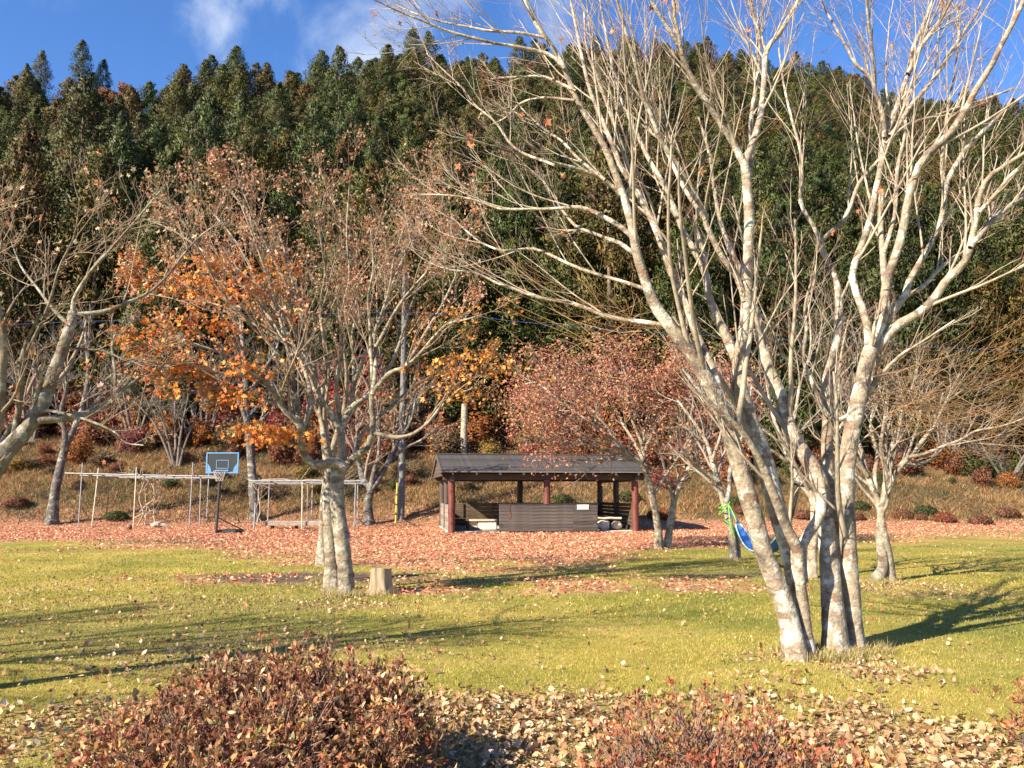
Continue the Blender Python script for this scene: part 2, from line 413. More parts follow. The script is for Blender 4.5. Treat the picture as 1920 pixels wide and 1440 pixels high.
def lawn_mat():
    m, nt, b = new_mat('lawn'); pos = nt.nodes.new('ShaderNodeNewGeometry').outputs['Position']
    n1 = noise(nt, .55, 5, .6, vec=pos); n2 = noise(nt, 5, 6, .7, vec=pos); n3 = noise(nt, 45, 3, .7, vec=pos); n4 = noise(nt, 14, 4, .8, vec=pos)
    c = ramp(nt, [(.32, (.21, .205, .038)), (.5, (.33, .28, .06)), (.66, (.45, .345, .105))], n1)
    n0 = noise(nt, .16, 4, .6, vec=pos); c = mixc(nt, .85, c, ramp(nt, [(.38, (.62, .74, .7)), (.5, (.92, .95, .9)), (.62, (1.15, 1.05, 1.1))], n0), 'MULTIPLY')
    c = mixc(nt, .7, c, ramp(nt, [(.3, (.62, .68, .55)), (.7, (1.25, 1.2, 1.15))], n2), 'MULTIPLY')
    c = mixc(nt, .6, c, ramp(nt, [(.25, (.5, .5, .45)), (.75, (1.3, 1.3, 1.2))], n3), 'MULTIPLY')
    def attr(nm):
        a = nt.nodes.new('ShaderNodeAttribute'); a.attribute_name = nm; return a.outputs['Fac']
    leafc = ramp(nt, [(.25, (.18, .08, .045)), (.42, (.39, .19, .105)), (.58, (.52, .28, .165)), (.75, (.57, .37, .23))], n4)
    c = mixc(nt, attr('carpet'), c, leafc)
    soilc = ramp(nt, [(.3, (.085, .06, .042)), (.7, (.16, .12, .09))], n2)
    c = mixc(nt, attr('soil'), c, soilc)
    tan = ramp(nt, [(.3, (.16, .10, .055)), (.5, (.34, .23, .13)), (.7, (.46, .33, .2))], n4)
    sf = nt.nodes.new('ShaderNodeMath'); sf.operation = 'MULTIPLY'; nt.links.new(attr('dry'), sf.inputs[0]); sf.inputs[1].default_value = .75
    c = mixc(nt, sf.outputs[0], c, tan)
    nt.links.new(c, b.inputs['Base Color']); b.inputs['Roughness'].default_value = .95; b.inputs['Specular IOR Level'].default_value = .1
    bump(nt, b, n3, .6, .03)
    return m
lm = lawn_mat()
xs = np.concatenate([np.linspace(-400, -34, 20), np.arange(-33, 33.01, .2), np.linspace(34, 400, 20)])
ys = np.concatenate([np.linspace(-60, 1.8, 12), np.arange(2, 20, .16), np.arange(20, 38.4, .3), [38.5]])
me = grid_mesh('lawn', xs, ys, terrain, (('carpet', carpet), ('soil', soil), ('dry', dry)))
o = link('lawn', me, lm, kind='structure'); tag(o, 'short yellow green lawn under drifts of fallen leaves', 'lawn')

def hill_mat():
    m, nt, b = new_mat('bank and hillside'); pos = nt.nodes.new('ShaderNodeNewGeometry').outputs['Position']
    n1 = noise(nt, .35, 5, .65, vec=pos); n2 = noise(nt, 2.2, 6, .7, vec=pos); n3 = noise(nt, 12, 4, .75, vec=pos)
    c = ramp(nt, [(.32, (.09, .075, .03)), (.5, (.19, .125, .055)), (.68, (.28, .17, .08))], n1)
    c = mixc(nt, .75, c, ramp(nt, [(.28, (.45, .45, .42)), (.72, (1.35, 1.3, 1.2))], n2), 'MULTIPLY')
    c = mixc(nt, .6, c, ramp(nt, [(.25, (.5, .45, .4)), (.75, (1.4, 1.3, 1.2))], n3), 'MULTIPLY')
    a = nt.nodes.new('ShaderNodeAttribute'); a.attribute_name = 'carpet'
    leafc = ramp(nt, [(.25, (.13, .06, .035)), (.45, (.36, .18, .10)), (.7, (.52, .30, .18))], n3)
    c = mixc(nt, a.outputs['Fac'], c, leafc)
    w_ = nt.nodes.new('ShaderNodeAttribute'); w_.attribute_name = 'wood'
    c = mixc(nt, w_.outputs['Fac'], c, ramp(nt, [(.3, (.035, .026, .016)), (.7, (.085, .06, .035))], n2))
    nt.links.new(c, b.inputs['Base Color']); b.inputs['Roughness'].default_value = .95; b.inputs['Specular IOR Level'].default_value = .1
    bump(nt, b, n3, .8, .08)
    return m
def bank_carpet(x, y):
    px = 960 + FPX * x / np.maximum(y, 5)
    up = np.interp(px, [0, 700, 1200, 1400, 1920], [4.5, 4.5, 2.0, 1.5, 1.2])
    return np.clip(1 - sstep(0, 1, (y - bank0(px)) / up + (fbm(x * .6, y * .8) - .5) * 1.2) + .25 * sstep(.5, .7, fbm(x, y)), 0, 1)
def wood_floor(x, y): return sstep(50.5, 54, y + (fbm(x * .3, y * .3) - .5) * 3)
xs = np.concatenate([np.linspace(-400, -62, 24), np.arange(-60, 60.01, .6), np.linspace(62, 400, 24)])
ys = np.concatenate([[38.5], np.arange(38.8, 60, .4), np.arange(60, 190, 2.5), np.linspace(195, 700, 30)])
me = grid_mesh('hillside', xs, ys, terrain, (('carpet', bank_carpet), ('wood', wood_floor)))
o = link('hillside', me, hill_mat(), kind='structure'); tag(o, 'dry grassy bank rising into the steep forested hillside', 'hillside')

# ------------------------------------------------------------------ cedars on the hill
def cedar_variant(seed, lean=1.0, nb=150, nsp=84, H=14.5, rmax=2.35, base=.1):
    r = np.random.default_rng(seed); a = Acc()
    t = np.sort(r.random(nb) ** 1.15); z = H * (base + (1 - base) * t)
    prof = np.clip((1 - t) * 2.5, .03, 1) ** .66
    rad = rmax * prof * (.45 + .65 * r.random(nb)) * np.clip(.6 + t * 3, 0, 1)
    az = np.arange(nb) * 2.4 + r.normal(0, .4, nb)
    C = np.stack([np.cos(az) * rad, np.sin(az) * rad, z + rad * (.10 * lean) + r.normal(0, .15, nb)], 1)
    size = (.30 + .52 * prof) * (.6 + .75 * r.random(nb))
    tint_c = np.array((.056, .060, .019)) * np.clip(1 + r.normal(0, .33, (nb, 1)), .35, 1.9) * np.array((1, 1, 1)) * (1 + r.normal(0, .06, (nb, 3)))
    u = nrm(r.normal(0, 1, (nb * nsp, 3))); u[:, 2] = u[:, 2] * .9 + .18
    P = np.repeat(C, nsp, 0) + u * np.repeat(size, nsp)[:, None] * (.55 + .5 * r.random((nb * nsp, 1))) * np.array((1.0, 1.0, .85))
    outw = np.repeat(np.stack([np.cos(az), np.sin(az), np.full(nb, .5)], 1), nsp, 0)
    T = np.repeat(tint_c, nsp, 0) * (1 + r.normal(0, .22, (nb * nsp, 1)))
    br = np.repeat(r.random(nb) < .10, nsp) & (r.random(nb * nsp) < .7)
    T[br] = np.array((.10, .065, .03)) * (1 + r.normal(0, .2, (br.sum(), 1)))
    leaf_cards(a, P, .13 + .22 * r.random(len(P)), r, np.clip(T, .006, .3), nrm_dir=nrm(u + outw * .4 + np.array((0, 0, .7))) * 1.1, aspect=.36, fold=.12, puff=nrm(u * 1.0 + outw * .35 + r.normal(0, .25, P.shape)))
    k = 60; q = r.random(k); P = np.stack([r.normal(0, .16, k) * (1.2 - q), r.normal(0, .16, k) * (1.2 - q), H * (.95 + .065 * q)], 1)
    leaf_cards(a, P, np.full(k, .26), r, np.tile((.052, .056, .018), (k, 1)), nrm_dir=np.array((0, 0, 1.2)), aspect=.35, puff=nrm(np.column_stack([P[:, :2] * 4, np.full(k, .5)])))
    return a, H
def cedar_trunk(H):
    a = Acc(); k = 8
    P = np.stack([np.zeros(k), np.zeros(k), np.linspace(-1.0, H * .97, k)], 1)[None]
    batch_tubes(a, P, np.linspace(.24, .03, k)[None], 7); return a.mesh('cedar_trunk')
cedar_crowns, cedar_trunks = [], []
for i in range(7):
    H = (14.5, 13.2, 16, 14.0, 15, 17, 12.5)[i]
    a, H = cedar_variant(100 + i, lean=(1.5, -.4, 1.0, .4, 1.8, 1.2, .0)[i], nb=(190, 200, 180, 195, 185, 150, 200)[i], H=H, rmax=(2.5, 2.8, 2.3, 2.7, 2.4, 1.9, 3.0)[i], base=(.08, .05, .2, .1, .14, .25, .06)[i])
    me = a.mesh('cedar_crown', False, True); me.materials.append(M['cedar']); cedar_crowns.append(me)
    t = cedar_trunk(H); t.materials.append(M['bark_cedar']); cedar_trunks.append(t)
rng = np.random.default_rng(21)
cand = []
yy = 53.5
while yy < 150:
    half = yy * .64 + 5; f = float(np.interp(yy, [53, 60, 80, 130], [0, .25, .8, 1])); sp = 3.3 - .75 * f
    for xx in np.arange(-half, half, sp):
        x = xx + rng.normal(0, sp * .27); y = yy + rng.normal(0, sp * .27); px = 960 + FPX * x / y
        if y > np.interp(px, RID_PX, RID_Y) + 3 or abs(px - 960) > 1040: continue
        cand.append((y, x, float(terrain(x, y)), px))
    yy += sp * .95
cand.sort()
gaps = [(868, 3.0), (225, 2.0)]
CEDARS = []
for (y, x, z, px) in cand:
    if y < 57 and any(abs(px - g) < 14 for g, _ in gaps): continue
    CEDARS.append((x, y, z, rng.integers(0, 7), (.80 + .40 * rng.random()) * float(np.interp(y, [53, 58, 75, 130], [1.0, .9, .72, .62])), rng.random() * 6.28, px))
print('cedars', len(CEDARS))
near, far = CEDARS[:285], CEDARS[285:]
ORD = ['first', 'second', 'third'] + [f'{n}th' for n in range(4, 21)] + ['21st', '22nd', '23rd'] + [f'{n}th' for n in range(24, 31)]
front = sorted(c[6] for c in near if c[1] < 57.5)
for (x, y, z, v, s, rz, px) in near:
    if y < 57.5:
        q = front.index(px); a_, b_ = (q, 'left') if q < len(front) / 2 else (len(front) - 1 - q, 'right')
        lab, grp = f'{ORD[a_]} cedar from the {b_} in the front row at the foot of the hill', 'cedars of the front row'
    else: lab, grp = 'green cedar packed in the dense forest covering the lower hillside', 'cedars on the hillside'
    root = thing('cedar_tree', lab, 'cedar', (x, y, z - .2), rz, grp); q_ = .68 + .34 * rng.random(); root.scale = (s * q_, s * q_, s * (.95 + .3 * rng.random()))
    link('trunk', cedar_trunks[v], None, root); link('crown', cedar_crowns[v], None, root)
first_crowns = {o.data.name: o for o in COL.objects if o.name.startswith('crown')}
# spindly tops above the left skyline
for (px, py, Y, s) in ((155, 75, 96, 1.0), (80, 95, 97, .92), (52, 120, 94, .8), (195, 112, 98, .85), (440, 100, 104, .95)):
    p = at(px, py, Y); z = p[2] - 17.2 * s * .62
    root = thing('cedar_tree', {155: 'spindly cedar whose top rises highest above the left skyline', 80: 'pointed cedar standing left of the highest cedar on the left skyline',
        52: 'low pointed cedar nearest the left end of the skyline', 195: 'cedar just right of the highest cedar on the left skyline', 440: 'pointed cedar above the skyline left of the cloud'}[px], 'cedar', (p[0], Y, z), px * .1, 'cedars on the skyline')
    root.scale = (s * .55, s * .55, s * .62)
    link('trunk', cedar_trunks[5], None, root); link('crown', cedar_crowns[5], None, root)
# the rest of the wood, higher up, is one mass
far_col = bpy.data.collections.new('cedar_kinds')
for v in range(7): far_col.objects.link(first_crowns[cedar_crowns[v].name])
kinds = sorted(range(7), key=lambda v: first_crowns[cedar_crowns[v].name].name)
fme = bpy.data.meshes.new('far_cedar_wood'); fme.from_pydata([(x, y, z - .2) for (x, y, z, v, s, rz, px) in far], [], [])
for nm, ty, vals in (('turn', 'FLOAT', [f[5] for f in far]), ('size', 'FLOAT', [f[4] for f in far]), ('sort', 'INT', [int(f[3]) for f in far])):
    at_ = fme.attributes.new(nm, ty, 'POINT'); at_.data.foreach_set('value', vals)
gn = bpy.data.node_groups.new('far_cedars', 'GeometryNodeTree'); gn.interface.new_socket('Geometry', in_out='INPUT', socket_type='NodeSocketGeometry'); gn.interface.new_socket('Geometry', in_out='OUTPUT', socket_type='NodeSocketGeometry')
gi, go = gn.nodes.new('NodeGroupInput'), gn.nodes.new('NodeGroupOutput'); ip = gn.nodes.new('GeometryNodeInstanceOnPoints'); ci = gn.nodes.new('GeometryNodeCollectionInfo')
ci.inputs['Collection'].default_value = far_col; ci.inputs['Separate Children'].default_value = True; ci.inputs['Reset Children'].default_value = True
def named(nm, ty):
    q = gn.nodes.new('GeometryNodeInputNamedAttribute'); q.data_type = ty; q.inputs['Name'].default_value = nm; return q.outputs['Attribute']
cx = gn.nodes.new('ShaderNodeCombineXYZ'); gn.links.new(named('turn', 'FLOAT'), cx.inputs['Z'])
gn.links.new(gi.outputs[0], ip.inputs['Points']); gn.links.new(ci.outputs[0], ip.inputs['Instance']); ip.inputs['Pick Instance'].default_value = True
gn.links.new(named('sort', 'INT'), ip.inputs['Instance Index']); gn.links.new(cx.outputs[0], ip.inputs['Rotation']); gn.links.new(named('size', 'FLOAT'), ip.inputs['Scale']); gn.links.new(ip.outputs[0], go.inputs[0])
o = link('far_cedar_wood', fme, None, kind='stuff'); o.modifiers.new('cedars', 'NODES').node_group = gn
tag(o, 'mass of small cedars covering the top of the hill', 'forest')

# rusty broadleaved crowns among the cedars
def round_crown(seed, n, rx, rz_, cols, size=.35, lobes=14):
    r = np.random.default_rng(seed); a = Acc()
    L = nrm(r.normal(0, 1, (lobes, 3))) * r.random((lobes, 1)) ** .4 * np.array((rx, rx, rz_)) * .75
    i = r.integers(0, lobes, n)
    P = L[i] + nrm(r.normal(0, 1, (n, 3))) * (r.random((n, 1)) ** .45) * rx * .45
    leaf_cards(a, P, size * (.6 + .8 * r.random(n)), r, pick(r, n, cols, .22), aspect=.7, nrm_dir=nrm(P) * .6, puff=nrm(nrm(P - L[i]) + nrm(P) * .5 + r.normal(0, .5, P.shape)))
    return a
RUST = [(.17, .07, .03), (.14, .065, .032), (.20, .095, .04), (.11, .06, .034)]
rust_cr = [round_crown(60 + i, 2600, 2.2, 2.6, RUST, .34).mesh('rusty_crown', False, True) for i in range(2)]
tr_a = Acc(); batch_tubes(tr_a, np.array([[(0, 0, -6), (.1, 0, -3), (0, .1, 0), (.1, 0, 2)]]), np.array([[.2, .17, .12, .03]]), 6)
for l in range(5):
    an = l * 1.3; batch_tubes(tr_a, np.array([[(0, 0, -2.5 + l * .4), (math.cos(an) * .7, math.sin(an) * .7, -1 + l * .4), (math.cos(an) * 1.5, math.sin(an) * 1.5, .8 + l * .3)]]), np.array([[.08, .05, .02]]), 5)
rust_tr = tr_a.mesh('rusty_trunk')
for i, (px, py, Y, s, lab) in enumerate(((212, 190, 93, .9, 'rust orange broadleaved tree in the skyline dip at left'), (238, 180, 95, .8, 'second small rust tree right in the left skyline dip'),
        (690, 185, 98, .9, 'small rust tree high on the hill above the leafy maple'), (1010, 150, 112, 1.3, 'large rust tree near the hilltop behind the bare branches'),
        (985, 205, 104, 1.1, 'rust tree just below the large hilltop rust tree'), (1080, 112, 122, 1.1, 'rust tree on the crest among the bare limbs'),
        (1480, 265, 110, .9, 'rust tree high on the hill behind the bare tree fork'), (710, 255, 88, .8, 'dull rust tree midway up the hill above the maple'),
        (1850, 200, 118, 1.0, 'rust tree near the skyline at far right'), (1300, 390, 84, .7, 'small rust tree seen between the pale limbs'))):
    p = at(px, py, Y); root = thing('rusty_tree', lab, 'tree', tuple(p), i * 1.1, 'rust coloured trees among the cedars'); root.scale = (s * .75,) * 3
    link('trunk', rust_tr, M['bark_dark'], root); link('crown', rust_cr[i % 2], M['leaf'], root)

# ------------------------------------------------------------------ forest edge: autumn bushes
EDGE = {'orange': [(.46, .15, .03), (.38, .17, .05), (.30, .12, .05)], 'rust': [(.28, .10, .05), (.22, .09, .05), (.34, .15, .08)],
        'yellow': [(.42, .27, .06), (.34, .24, .07), (.30, .16, .05)], 'crimson': [(.34, .07, .05), (.30, .11, .08), (.24, .08, .06)],
        'brown': [(.20, .13, .07), (.16, .10, .06), (.26, .17, .09)], 'green': [(.07, .10, .03), (.10, .12, .03), (.14, .12, .04)]}
def bush_mesh(seed, cols, n=3000, rx=1.25, rz_=1.15, size=.13):
    r = np.random.default_rng(seed); a = round_crown(seed, n, rx, rz_, cols, size, 18); return a.mesh('foliage', False, True)
def bush_stems(seed, h=1.6):
    r = np.random.default_rng(seed); a = Acc(); n = 12
    B = r.normal(0, .12, (n, 3)); B[:, 2] = -h * .75
    E = np.stack([r.normal(0, .6, n), r.normal(0, .6, n), r.random(n) * h * .6], 1); t = np.linspace(0, 1, 5)[None, :, None]
    P = B[:, None] * (1 - t) + E[:, None] * t + r.normal(0, .06, (n, 5, 3))
    batch_tubes(a, P, np.linspace(.025, .008, 5)[None] * np.ones((n, 1)), 4); return a.mesh('stems')
EDGE = {c: [tuple(q * .78 for q in v) for v in l] for c, l in EDGE.items()}
bush_lib = {c: [(bush_mesh(400 + j * 7 + len(c), EDGE[c]), bush_stems(50 + j)) for j in range(2)] for c in EDGE}
rng = np.random.default_rng(5)
def edge_colour(px):
    if px < 260: p = dict(orange=.3, rust=.3, yellow=.1, crimson=.15, brown=.15)
    elif px < 560: p = dict(orange=.25, rust=.3, yellow=.05, crimson=.2, brown=.2)
    elif px < 820: p = dict(orange=.15, rust=.4, yellow=.1, crimson=.2, brown=.15)
    elif px < 960: p = dict(orange=.3, rust=.3, yellow=.3, brown=.1)
    elif px < 1420: p = dict(orange=.2, rust=.5, yellow=.1, crimson=.1, brown=.1)
    else: p = dict(orange=.2, rust=.35, brown=.3, green=.15)
    k = list(p); return k[rng.choice(len(k), p=[p[q] / sum(p.values()) for q in k])]
for row, (Y0, step, smin, smax) in enumerate(((48.6, 52, .35, .8), (50.3, 44, .6, 1.25), (52.2, 44, .8, 1.7), (54.0, 50, 1.0, 2.1))):
    for px in np.arange(-60, 1990, step):
        px2 = px + rng.normal(0, 22); Y = Y0 + rng.normal(0, .9)
        if px2 > 1450 and row == 0 and rng.random() < .7: continue
        if px2 > 1450 and row == 1 and rng.random() < .35: continue
        x = (px2 - 960) / FPX * Y; z = float(terrain(x, Y)); c = edge_colour(px2); s = smin + (smax - smin) * rng.random()
        if px2 > 1450: s *= .62
        root = thing('autumn_bush', f'{c} autumn bush in the thicket at the foot of the forest', 'bush', (x, Y, z + s * .62), rng.random() * 6.28, f'{c} bushes along the forest edge')
        root.scale = (s * (.7 + .6 * rng.random()), s * (.7 + .5 * rng.random()), s * (.75 + .6 * rng.random())); root.rotation_euler = (rng.normal(0, .2), rng.normal(0, .2), rng.random() * 6.28)
        fm, sm = bush_lib[c][rng.integers(0, 2)]
        link('foliage', fm, M['leaf'], root); link('stems', sm, M['bark_dark'], root)

for px in np.arange(-40, 900, 26):
    px2 = px + rng.normal(0, 10); Y = 43.5 + rng.random() * 4; x = (px2 - 960) / FPX * Y
    c = ('brown', 'brown', 'rust', 'green', 'yellow')[rng.integers(0, 5)]; s = .22 + .35 * rng.random()
    root = thing('bank_scrub', f'low {c} scrub bush on the open bank behind the pergolas', 'bush', (x, Y, float(terrain(x, Y)) + s * .5), rng.random() * 6.28, f'low {c} scrub on the bank'); root.scale = (s * 1.2, s * 1.2, s * .8)
    fm, sm = bush_lib[c][rng.integers(0, 2)]; link('foliage', fm, M['leaf'], root); link('stems', sm, M['bark_dark'], root)

# ------------------------------------------------------------------ tree builder
def build_tree(name, label, cat, base, stems, lim_sides=10, specs=(), mats=('bark_pale', 'branch_pale', 'twig_red'), seed=1, twig_extra=None, foliage=None, group=None, limb_split=True, lump=.05, shoots=None):
    """stems: list of (pts px/py/width, y0, y1, kind, k); kind 'T' makes a trunk part, 'L' goes in the limbs part"""
    r = np.random.default_rng(seed)
    root = thing(name, label, cat, tuple(base), 0, group)
    limbs = Acc(); allP, allR = [], []
    for (pts, y0, y1, kind, spawn) in stems:
        P, R = trace(pts, y0, y1, 28, 0.0, r)
        if kind == 'T':
            fl = 1 + .12 * np.exp(-np.arange(28) / 1.3) if pts[0][1] > 950 else np.ones(28)
            a = Acc(); P2 = resample(np.column_stack([P, R * fl]), 60)
            if pts[0][1] > 950: P2 = np.vstack([P2[:1] + np.array((0, 0, -.3, .0)), P2])
            batch_tubes(a, P2[None, :, :3], P2[None, :, 3], 20, lump=lump, rng=r, roots=.38 if pts[0][1] > 950 else 0)
            link('trunk', a.mesh('trunk', True, False, base), M[mats[0]], root)
        else:
            a = Acc(); batch_tubes(a, P[None], R[None], lim_sides, lump=lump * .6, rng=r); link('limb', a.mesh('limb', True, False, base), M[mats[0]], root)
        if spawn > 0: allP.append((P, R, spawn))
    lv = [(np.stack([p for p, _, s in allP]), np.stack([q for _, q, s in allP]))]
    spawnw = np.array([s for _, _, s in allP])
    br, tw = Acc(), Acc(); out = []
    P, R = lv[0]
    for li, sp_ in enumerate(specs):
        sp_ = dict(sp_); m = sp_.pop('m'); sides = sp_.pop('sides', 4); thin = sp_.pop('thin', False)
        if li == 0 and spawnw.max() != spawnw.min():
            Qs, Rs = [], []
            for i in range(len(P)):
                q, rr = children(P[i:i + 1], R[i:i + 1], max(1, int(round(m * spawnw[i]))), rng=r, **sp_); Qs.append(q); Rs.append(rr)
            P, R = np.concatenate(Qs), np.concatenate(Rs)
        else:
            P, R = children(P, R, m, rng=r, **sp_)
        batch_tubes(tw if thin else br, P, R, sides); out.append((P, R))
    if br.n: link('branches', br.mesh('branches', True, False, base), M[mats[1]], root, kind='stuff')
    if twig_extra is not None: twig_extra(tw, r, out)
    if tw.n: link('twigs', tw.mesh('twigs', False, False, base), M[mats[2]], root, kind='stuff')
    if shoots is not None:
        a = Acc(); shoots(a, r); link('shoots', a.mesh('shoots', False, False, base), M['twig_olive'], root, kind='stuff')
    if foliage is not None:
        a = Acc(); foliage(a, r, out, lv[0])
        if a.n: link('leaves', a.mesh('leaves', False, True, base), M['leaf'], root, kind='stuff')
    return root

# ------------------------------------------------------------------ the big bare tree at right
YA, YB = 8.75, 8.95
T_A = [(1490, 1228, 46), (1476, 1150, 44), (1452, 1085, 43), (1430, 1030, 42), (1416, 975, 41), (1400, 920, 40), (1385, 872, 38), (1370, 820, 37), (1354, 765, 36), (1330, 722, 34), (1303, 675, 32), (1265, 622, 29), (1233, 583, 26), (1206, 515, 23), (1194, 475, 21), (1186, 430, 19), (1176, 388, 18), (1160, 345, 16), (1145, 300, 15), (1131, 271, 14), (1100, 219, 13), (1075, 173, 12), (1054, 117, 11), (1033, 83, 10), (1012, 56, 9), (987, 12, 7), (970, -60, 5)]
T_C = [(1503, 1222, 40), (1497, 1140, 40), (1487, 1070, 40), (1473, 1010, 40), (1455, 950, 42), (1440, 890, 44), (1424, 840, 42), (1406, 790, 38), (1391, 740, 34), (1384, 700, 32), (1390, 650, 28), (1398, 600, 26), (1402, 500, 24), (1405, 420, 23), (1402, 360, 22), (1396, 305, 21)]
T_Y = [(1516, 1220, 26), (1507, 1140, 25), (1499, 1075, 25), (1496, 1032, 26), (1480, 1000, 24), (1463, 958, 22), (1448, 920, 20), (1433, 882, 18), (1415, 845, 15), (1395, 815, 13), (1372, 790, 12), (1345, 768, 10), (1310, 730, 8), (1280, 690, 6)]
T_Y2 = [(1497, 1033, 24), (1517, 999, 23), (1535, 970, 24), (1540, 935, 25), (1536, 900, 26)]
T_P = [(1568, 1222, 50), (1562, 1150, 47), (1558, 1090, 45), (1552, 1030, 42), (1549, 975, 40), (1540, 915, 37), (1522, 873, 35), (1501, 840, 33), (1483, 806, 31), (1472, 773, 29), (1461, 735, 28), (1450, 705, 26), (1436, 680, 25), (1429, 640, 23), (1422, 600, 21), (1408, 560, 17), (1390, 510, 14), (1370, 470, 12), (1352, 420, 10), (1340, 360, 8), (1330, 290, 6), (1310, 220, 4)]
T_Q = [(1588, 1210, 34), (1577, 1100, 32), (1566, 1020, 30), (1560, 950, 28), (1553, 885, 27), (1551, 830, 27), (1553, 775, 26), (1550, 722, 25), (1551, 700, 24), (1557, 676, 22), (1568, 642, 20), (1573, 605, 18), (1572, 550, 16), (1561, 508, 15), (1545, 475, 14), (1537, 450, 13)]
T_R = [(1606, 1212, 34), (1600, 1140, 35), (1594, 1070, 37), (1588, 985, 38), (1586, 900, 39), (1592, 840, 38), (1602, 788, 37), (1612, 740, 35), (1621, 695, 34), (1633, 652, 32)]
GL = [(1396, 310, 18), (1371, 262, 15), (1346, 225, 14), (1331, 200, 14), (1308, 167, 13), (1292, 135, 12), (1277, 100, 11), (1265, 73, 10), (1246, 42, 9), (1221, 0, 8), (1200, -50, 5)]
GL2 = [(1279, 104, 9), (1271, 60, 8), (1265, 30, 7), (1262, -30, 5)]
GR = [(1396, 308, 17), (1417, 250, 15), (1427, 208, 14), (1433, 146, 13), (1437, 96, 12), (1462, 62, 10), (1480, 30, 9), (1502, -10, 7), (1520, -50, 4)]
GR2 = [(1436, 100, 9), (1424, 60, 8), (1415, 38, 7), (1404, -20, 5)]
GR3 = [(1404, 330, 13), (1410, 290, 12), (1408, 229, 11), (1417, 167, 10), (1423, 115, 9), (1420, 62, 8), (1408, 0, 6), (1400, -40, 4)]
CL = [(1384, 695, 26), (1368, 645, 22), (1345, 600, 19), (1327, 545, 17), (1323, 512, 17), (1308, 480, 15), (1290, 450, 14), (1275, 420, 13), (1262, 385, 12), (1250, 355, 11), (1232, 325, 11), (1212, 290, 10), (1190, 240, 9), (1165, 190, 8), (1150, 130, 7), (1135, 60, 6), (1125, 0, 4)]
CL2 = [(1322, 510, 14), (1320, 478, 12), (1311, 445, 11), (1302, 420, 11), (1305, 404, 10)]
DD = [(1352, 760, 24), (1335, 690, 22), (1310, 640, 20), (1290, 580, 18), (1265, 530, 17), (1253, 495, 16), (1243, 465, 16), (1228, 425, 15), (1212, 392, 14), (1190, 352, 13), (1165, 315, 12), (1148, 271, 11), (1125, 215, 10), (1108, 175, 9), (1094, 120, 8), (1082, 60, 7), (1070, 0, 5)]
DD2 = [(1228, 428, 12), (1200, 365, 11), (1181, 327, 10), (1172, 295, 10), (1160, 255, 9), (1140, 200, 8), (1118, 140, 7), (1100, 90, 6), (1095, 20, 4)]
FF_ = [(1396, 565, 16), (1392, 546, 15), (1381, 519, 14), (1367, 498, 14), (1350, 477, 14), (1338, 450, 14), (1325, 425, 13), (1319, 394, 13), (1304, 369, 13), (1290, 342, 12), (1277, 321, 12), (1265, 300, 12), (1246, 275, 11), (1233, 254, 11), (1223, 219, 10), (1210, 194, 10), (1198, 150, 9), (1190, 112, 9), (1179, 79, 8), (1169, 42, 7), (1156, 0, 6), (1148, -40, 4)]
FF2 = [(1322, 412, 10), (1300, 380, 10), (1281, 350, 9), (1262, 310, 9), (1240, 262, 8), (1222, 215, 7), (1205, 160, 6), (1192, 100, 5), (1180, 30, 3)]
H1 = [(1170, 372, 13), (1160, 360, 12), (1142, 346, 11), (1121, 331, 11), (1100, 323, 10), (1075, 315, 9), (1033, 304, 8), (1000, 296, 7), (960, 285, 6), (920, 273, 5), (880, 262, 4), (845, 256, 3)]
H2 = [(1188, 446, 13), (1162, 424, 12), (1127, 404, 11), (1100, 392, 10), (1080, 388, 9), (1060, 390, 8), (1020, 392, 7), (980, 392, 6), (940, 392, 6), (925, 388, 5), (900, 378, 5), (860, 368, 4), (820, 365, 3), (770, 363, 2)]
H3 = [(1192, 478, 11), (1162, 456, 10), (1140, 448, 9), (1120, 440, 8), (1100, 433, 8), (1080, 424, 7), (1060, 402, 6), (1045, 380, 5), (1030, 355, 4), (1010, 330, 3), (985, 310, 2)]
H4 = [(1250, 612, 13), (1220, 606, 12), (1160, 598, 11), (1127, 590, 10), (1100, 578, 9), (1070, 568, 9), (1020, 560, 8), (990, 552, 7), (960, 540, 7), (930, 530, 6), (900, 515, 5), (870, 509, 5), (840, 505, 4), (800, 490, 3), (765, 462, 2)]
H5 = [(1218, 545, 10), (1180, 532, 9), (1140, 520, 8), (1100, 508, 8), (1065, 494, 7), (1002, 467, 7), (950, 471, 6), (908, 458, 5), (877, 435, 4), (846, 406, 3)]
U1 = [(1058, 128, 9), (1029, 102, 9), (971, 88, 8), (929, 81, 7), (877, 69, 7), (833, 56, 6), (800, 42, 5), (752, 23, 4), (695, -4, 3)]
U2 = [(1020, 70, 7), (971, 61, 7), (919, 58, 6), (877, 50, 5), (835, 42, 5), (794, 31, 4), (742, 10, 3)]
U3 = [(1080, 170, 6), (1020, 144, 6), (971, 144, 5), (921, 148, 4)]
U4 = [(1078, 188, 6), (1020, 183, 5), (979, 192, 5), (950, 219, 4), (919, 235, 3)]
U5 = [(1135, 338, 8), (1087, 300, 7), (1054, 265, 6), (1029, 248, 5), (1002, 227, 4), (977, 202, 3)]
U6 = [(1040, 310, 7), (967, 279, 6), (929, 229, 5), (892, 198, 4), (867, 165, 4), (829, 129, 3), (800, 100, 2)]
QL = [(1538, 452, 11), (1528, 428, 10), (1510, 400, 9), (1500, 372, 9), (1504, 330, 8), (1500, 280, 7), (1485, 225, 6), (1470, 160, 5), (1460, 90, 4)]
QR = [(1538, 452, 11), (1552, 440, 10), (1580, 415, 10), (1595, 385, 9), (1610, 345, 9), (1630, 320, 8), (1650, 296, 7), (1672, 262, 6), (1690, 215, 5), (1700, 160, 4)]
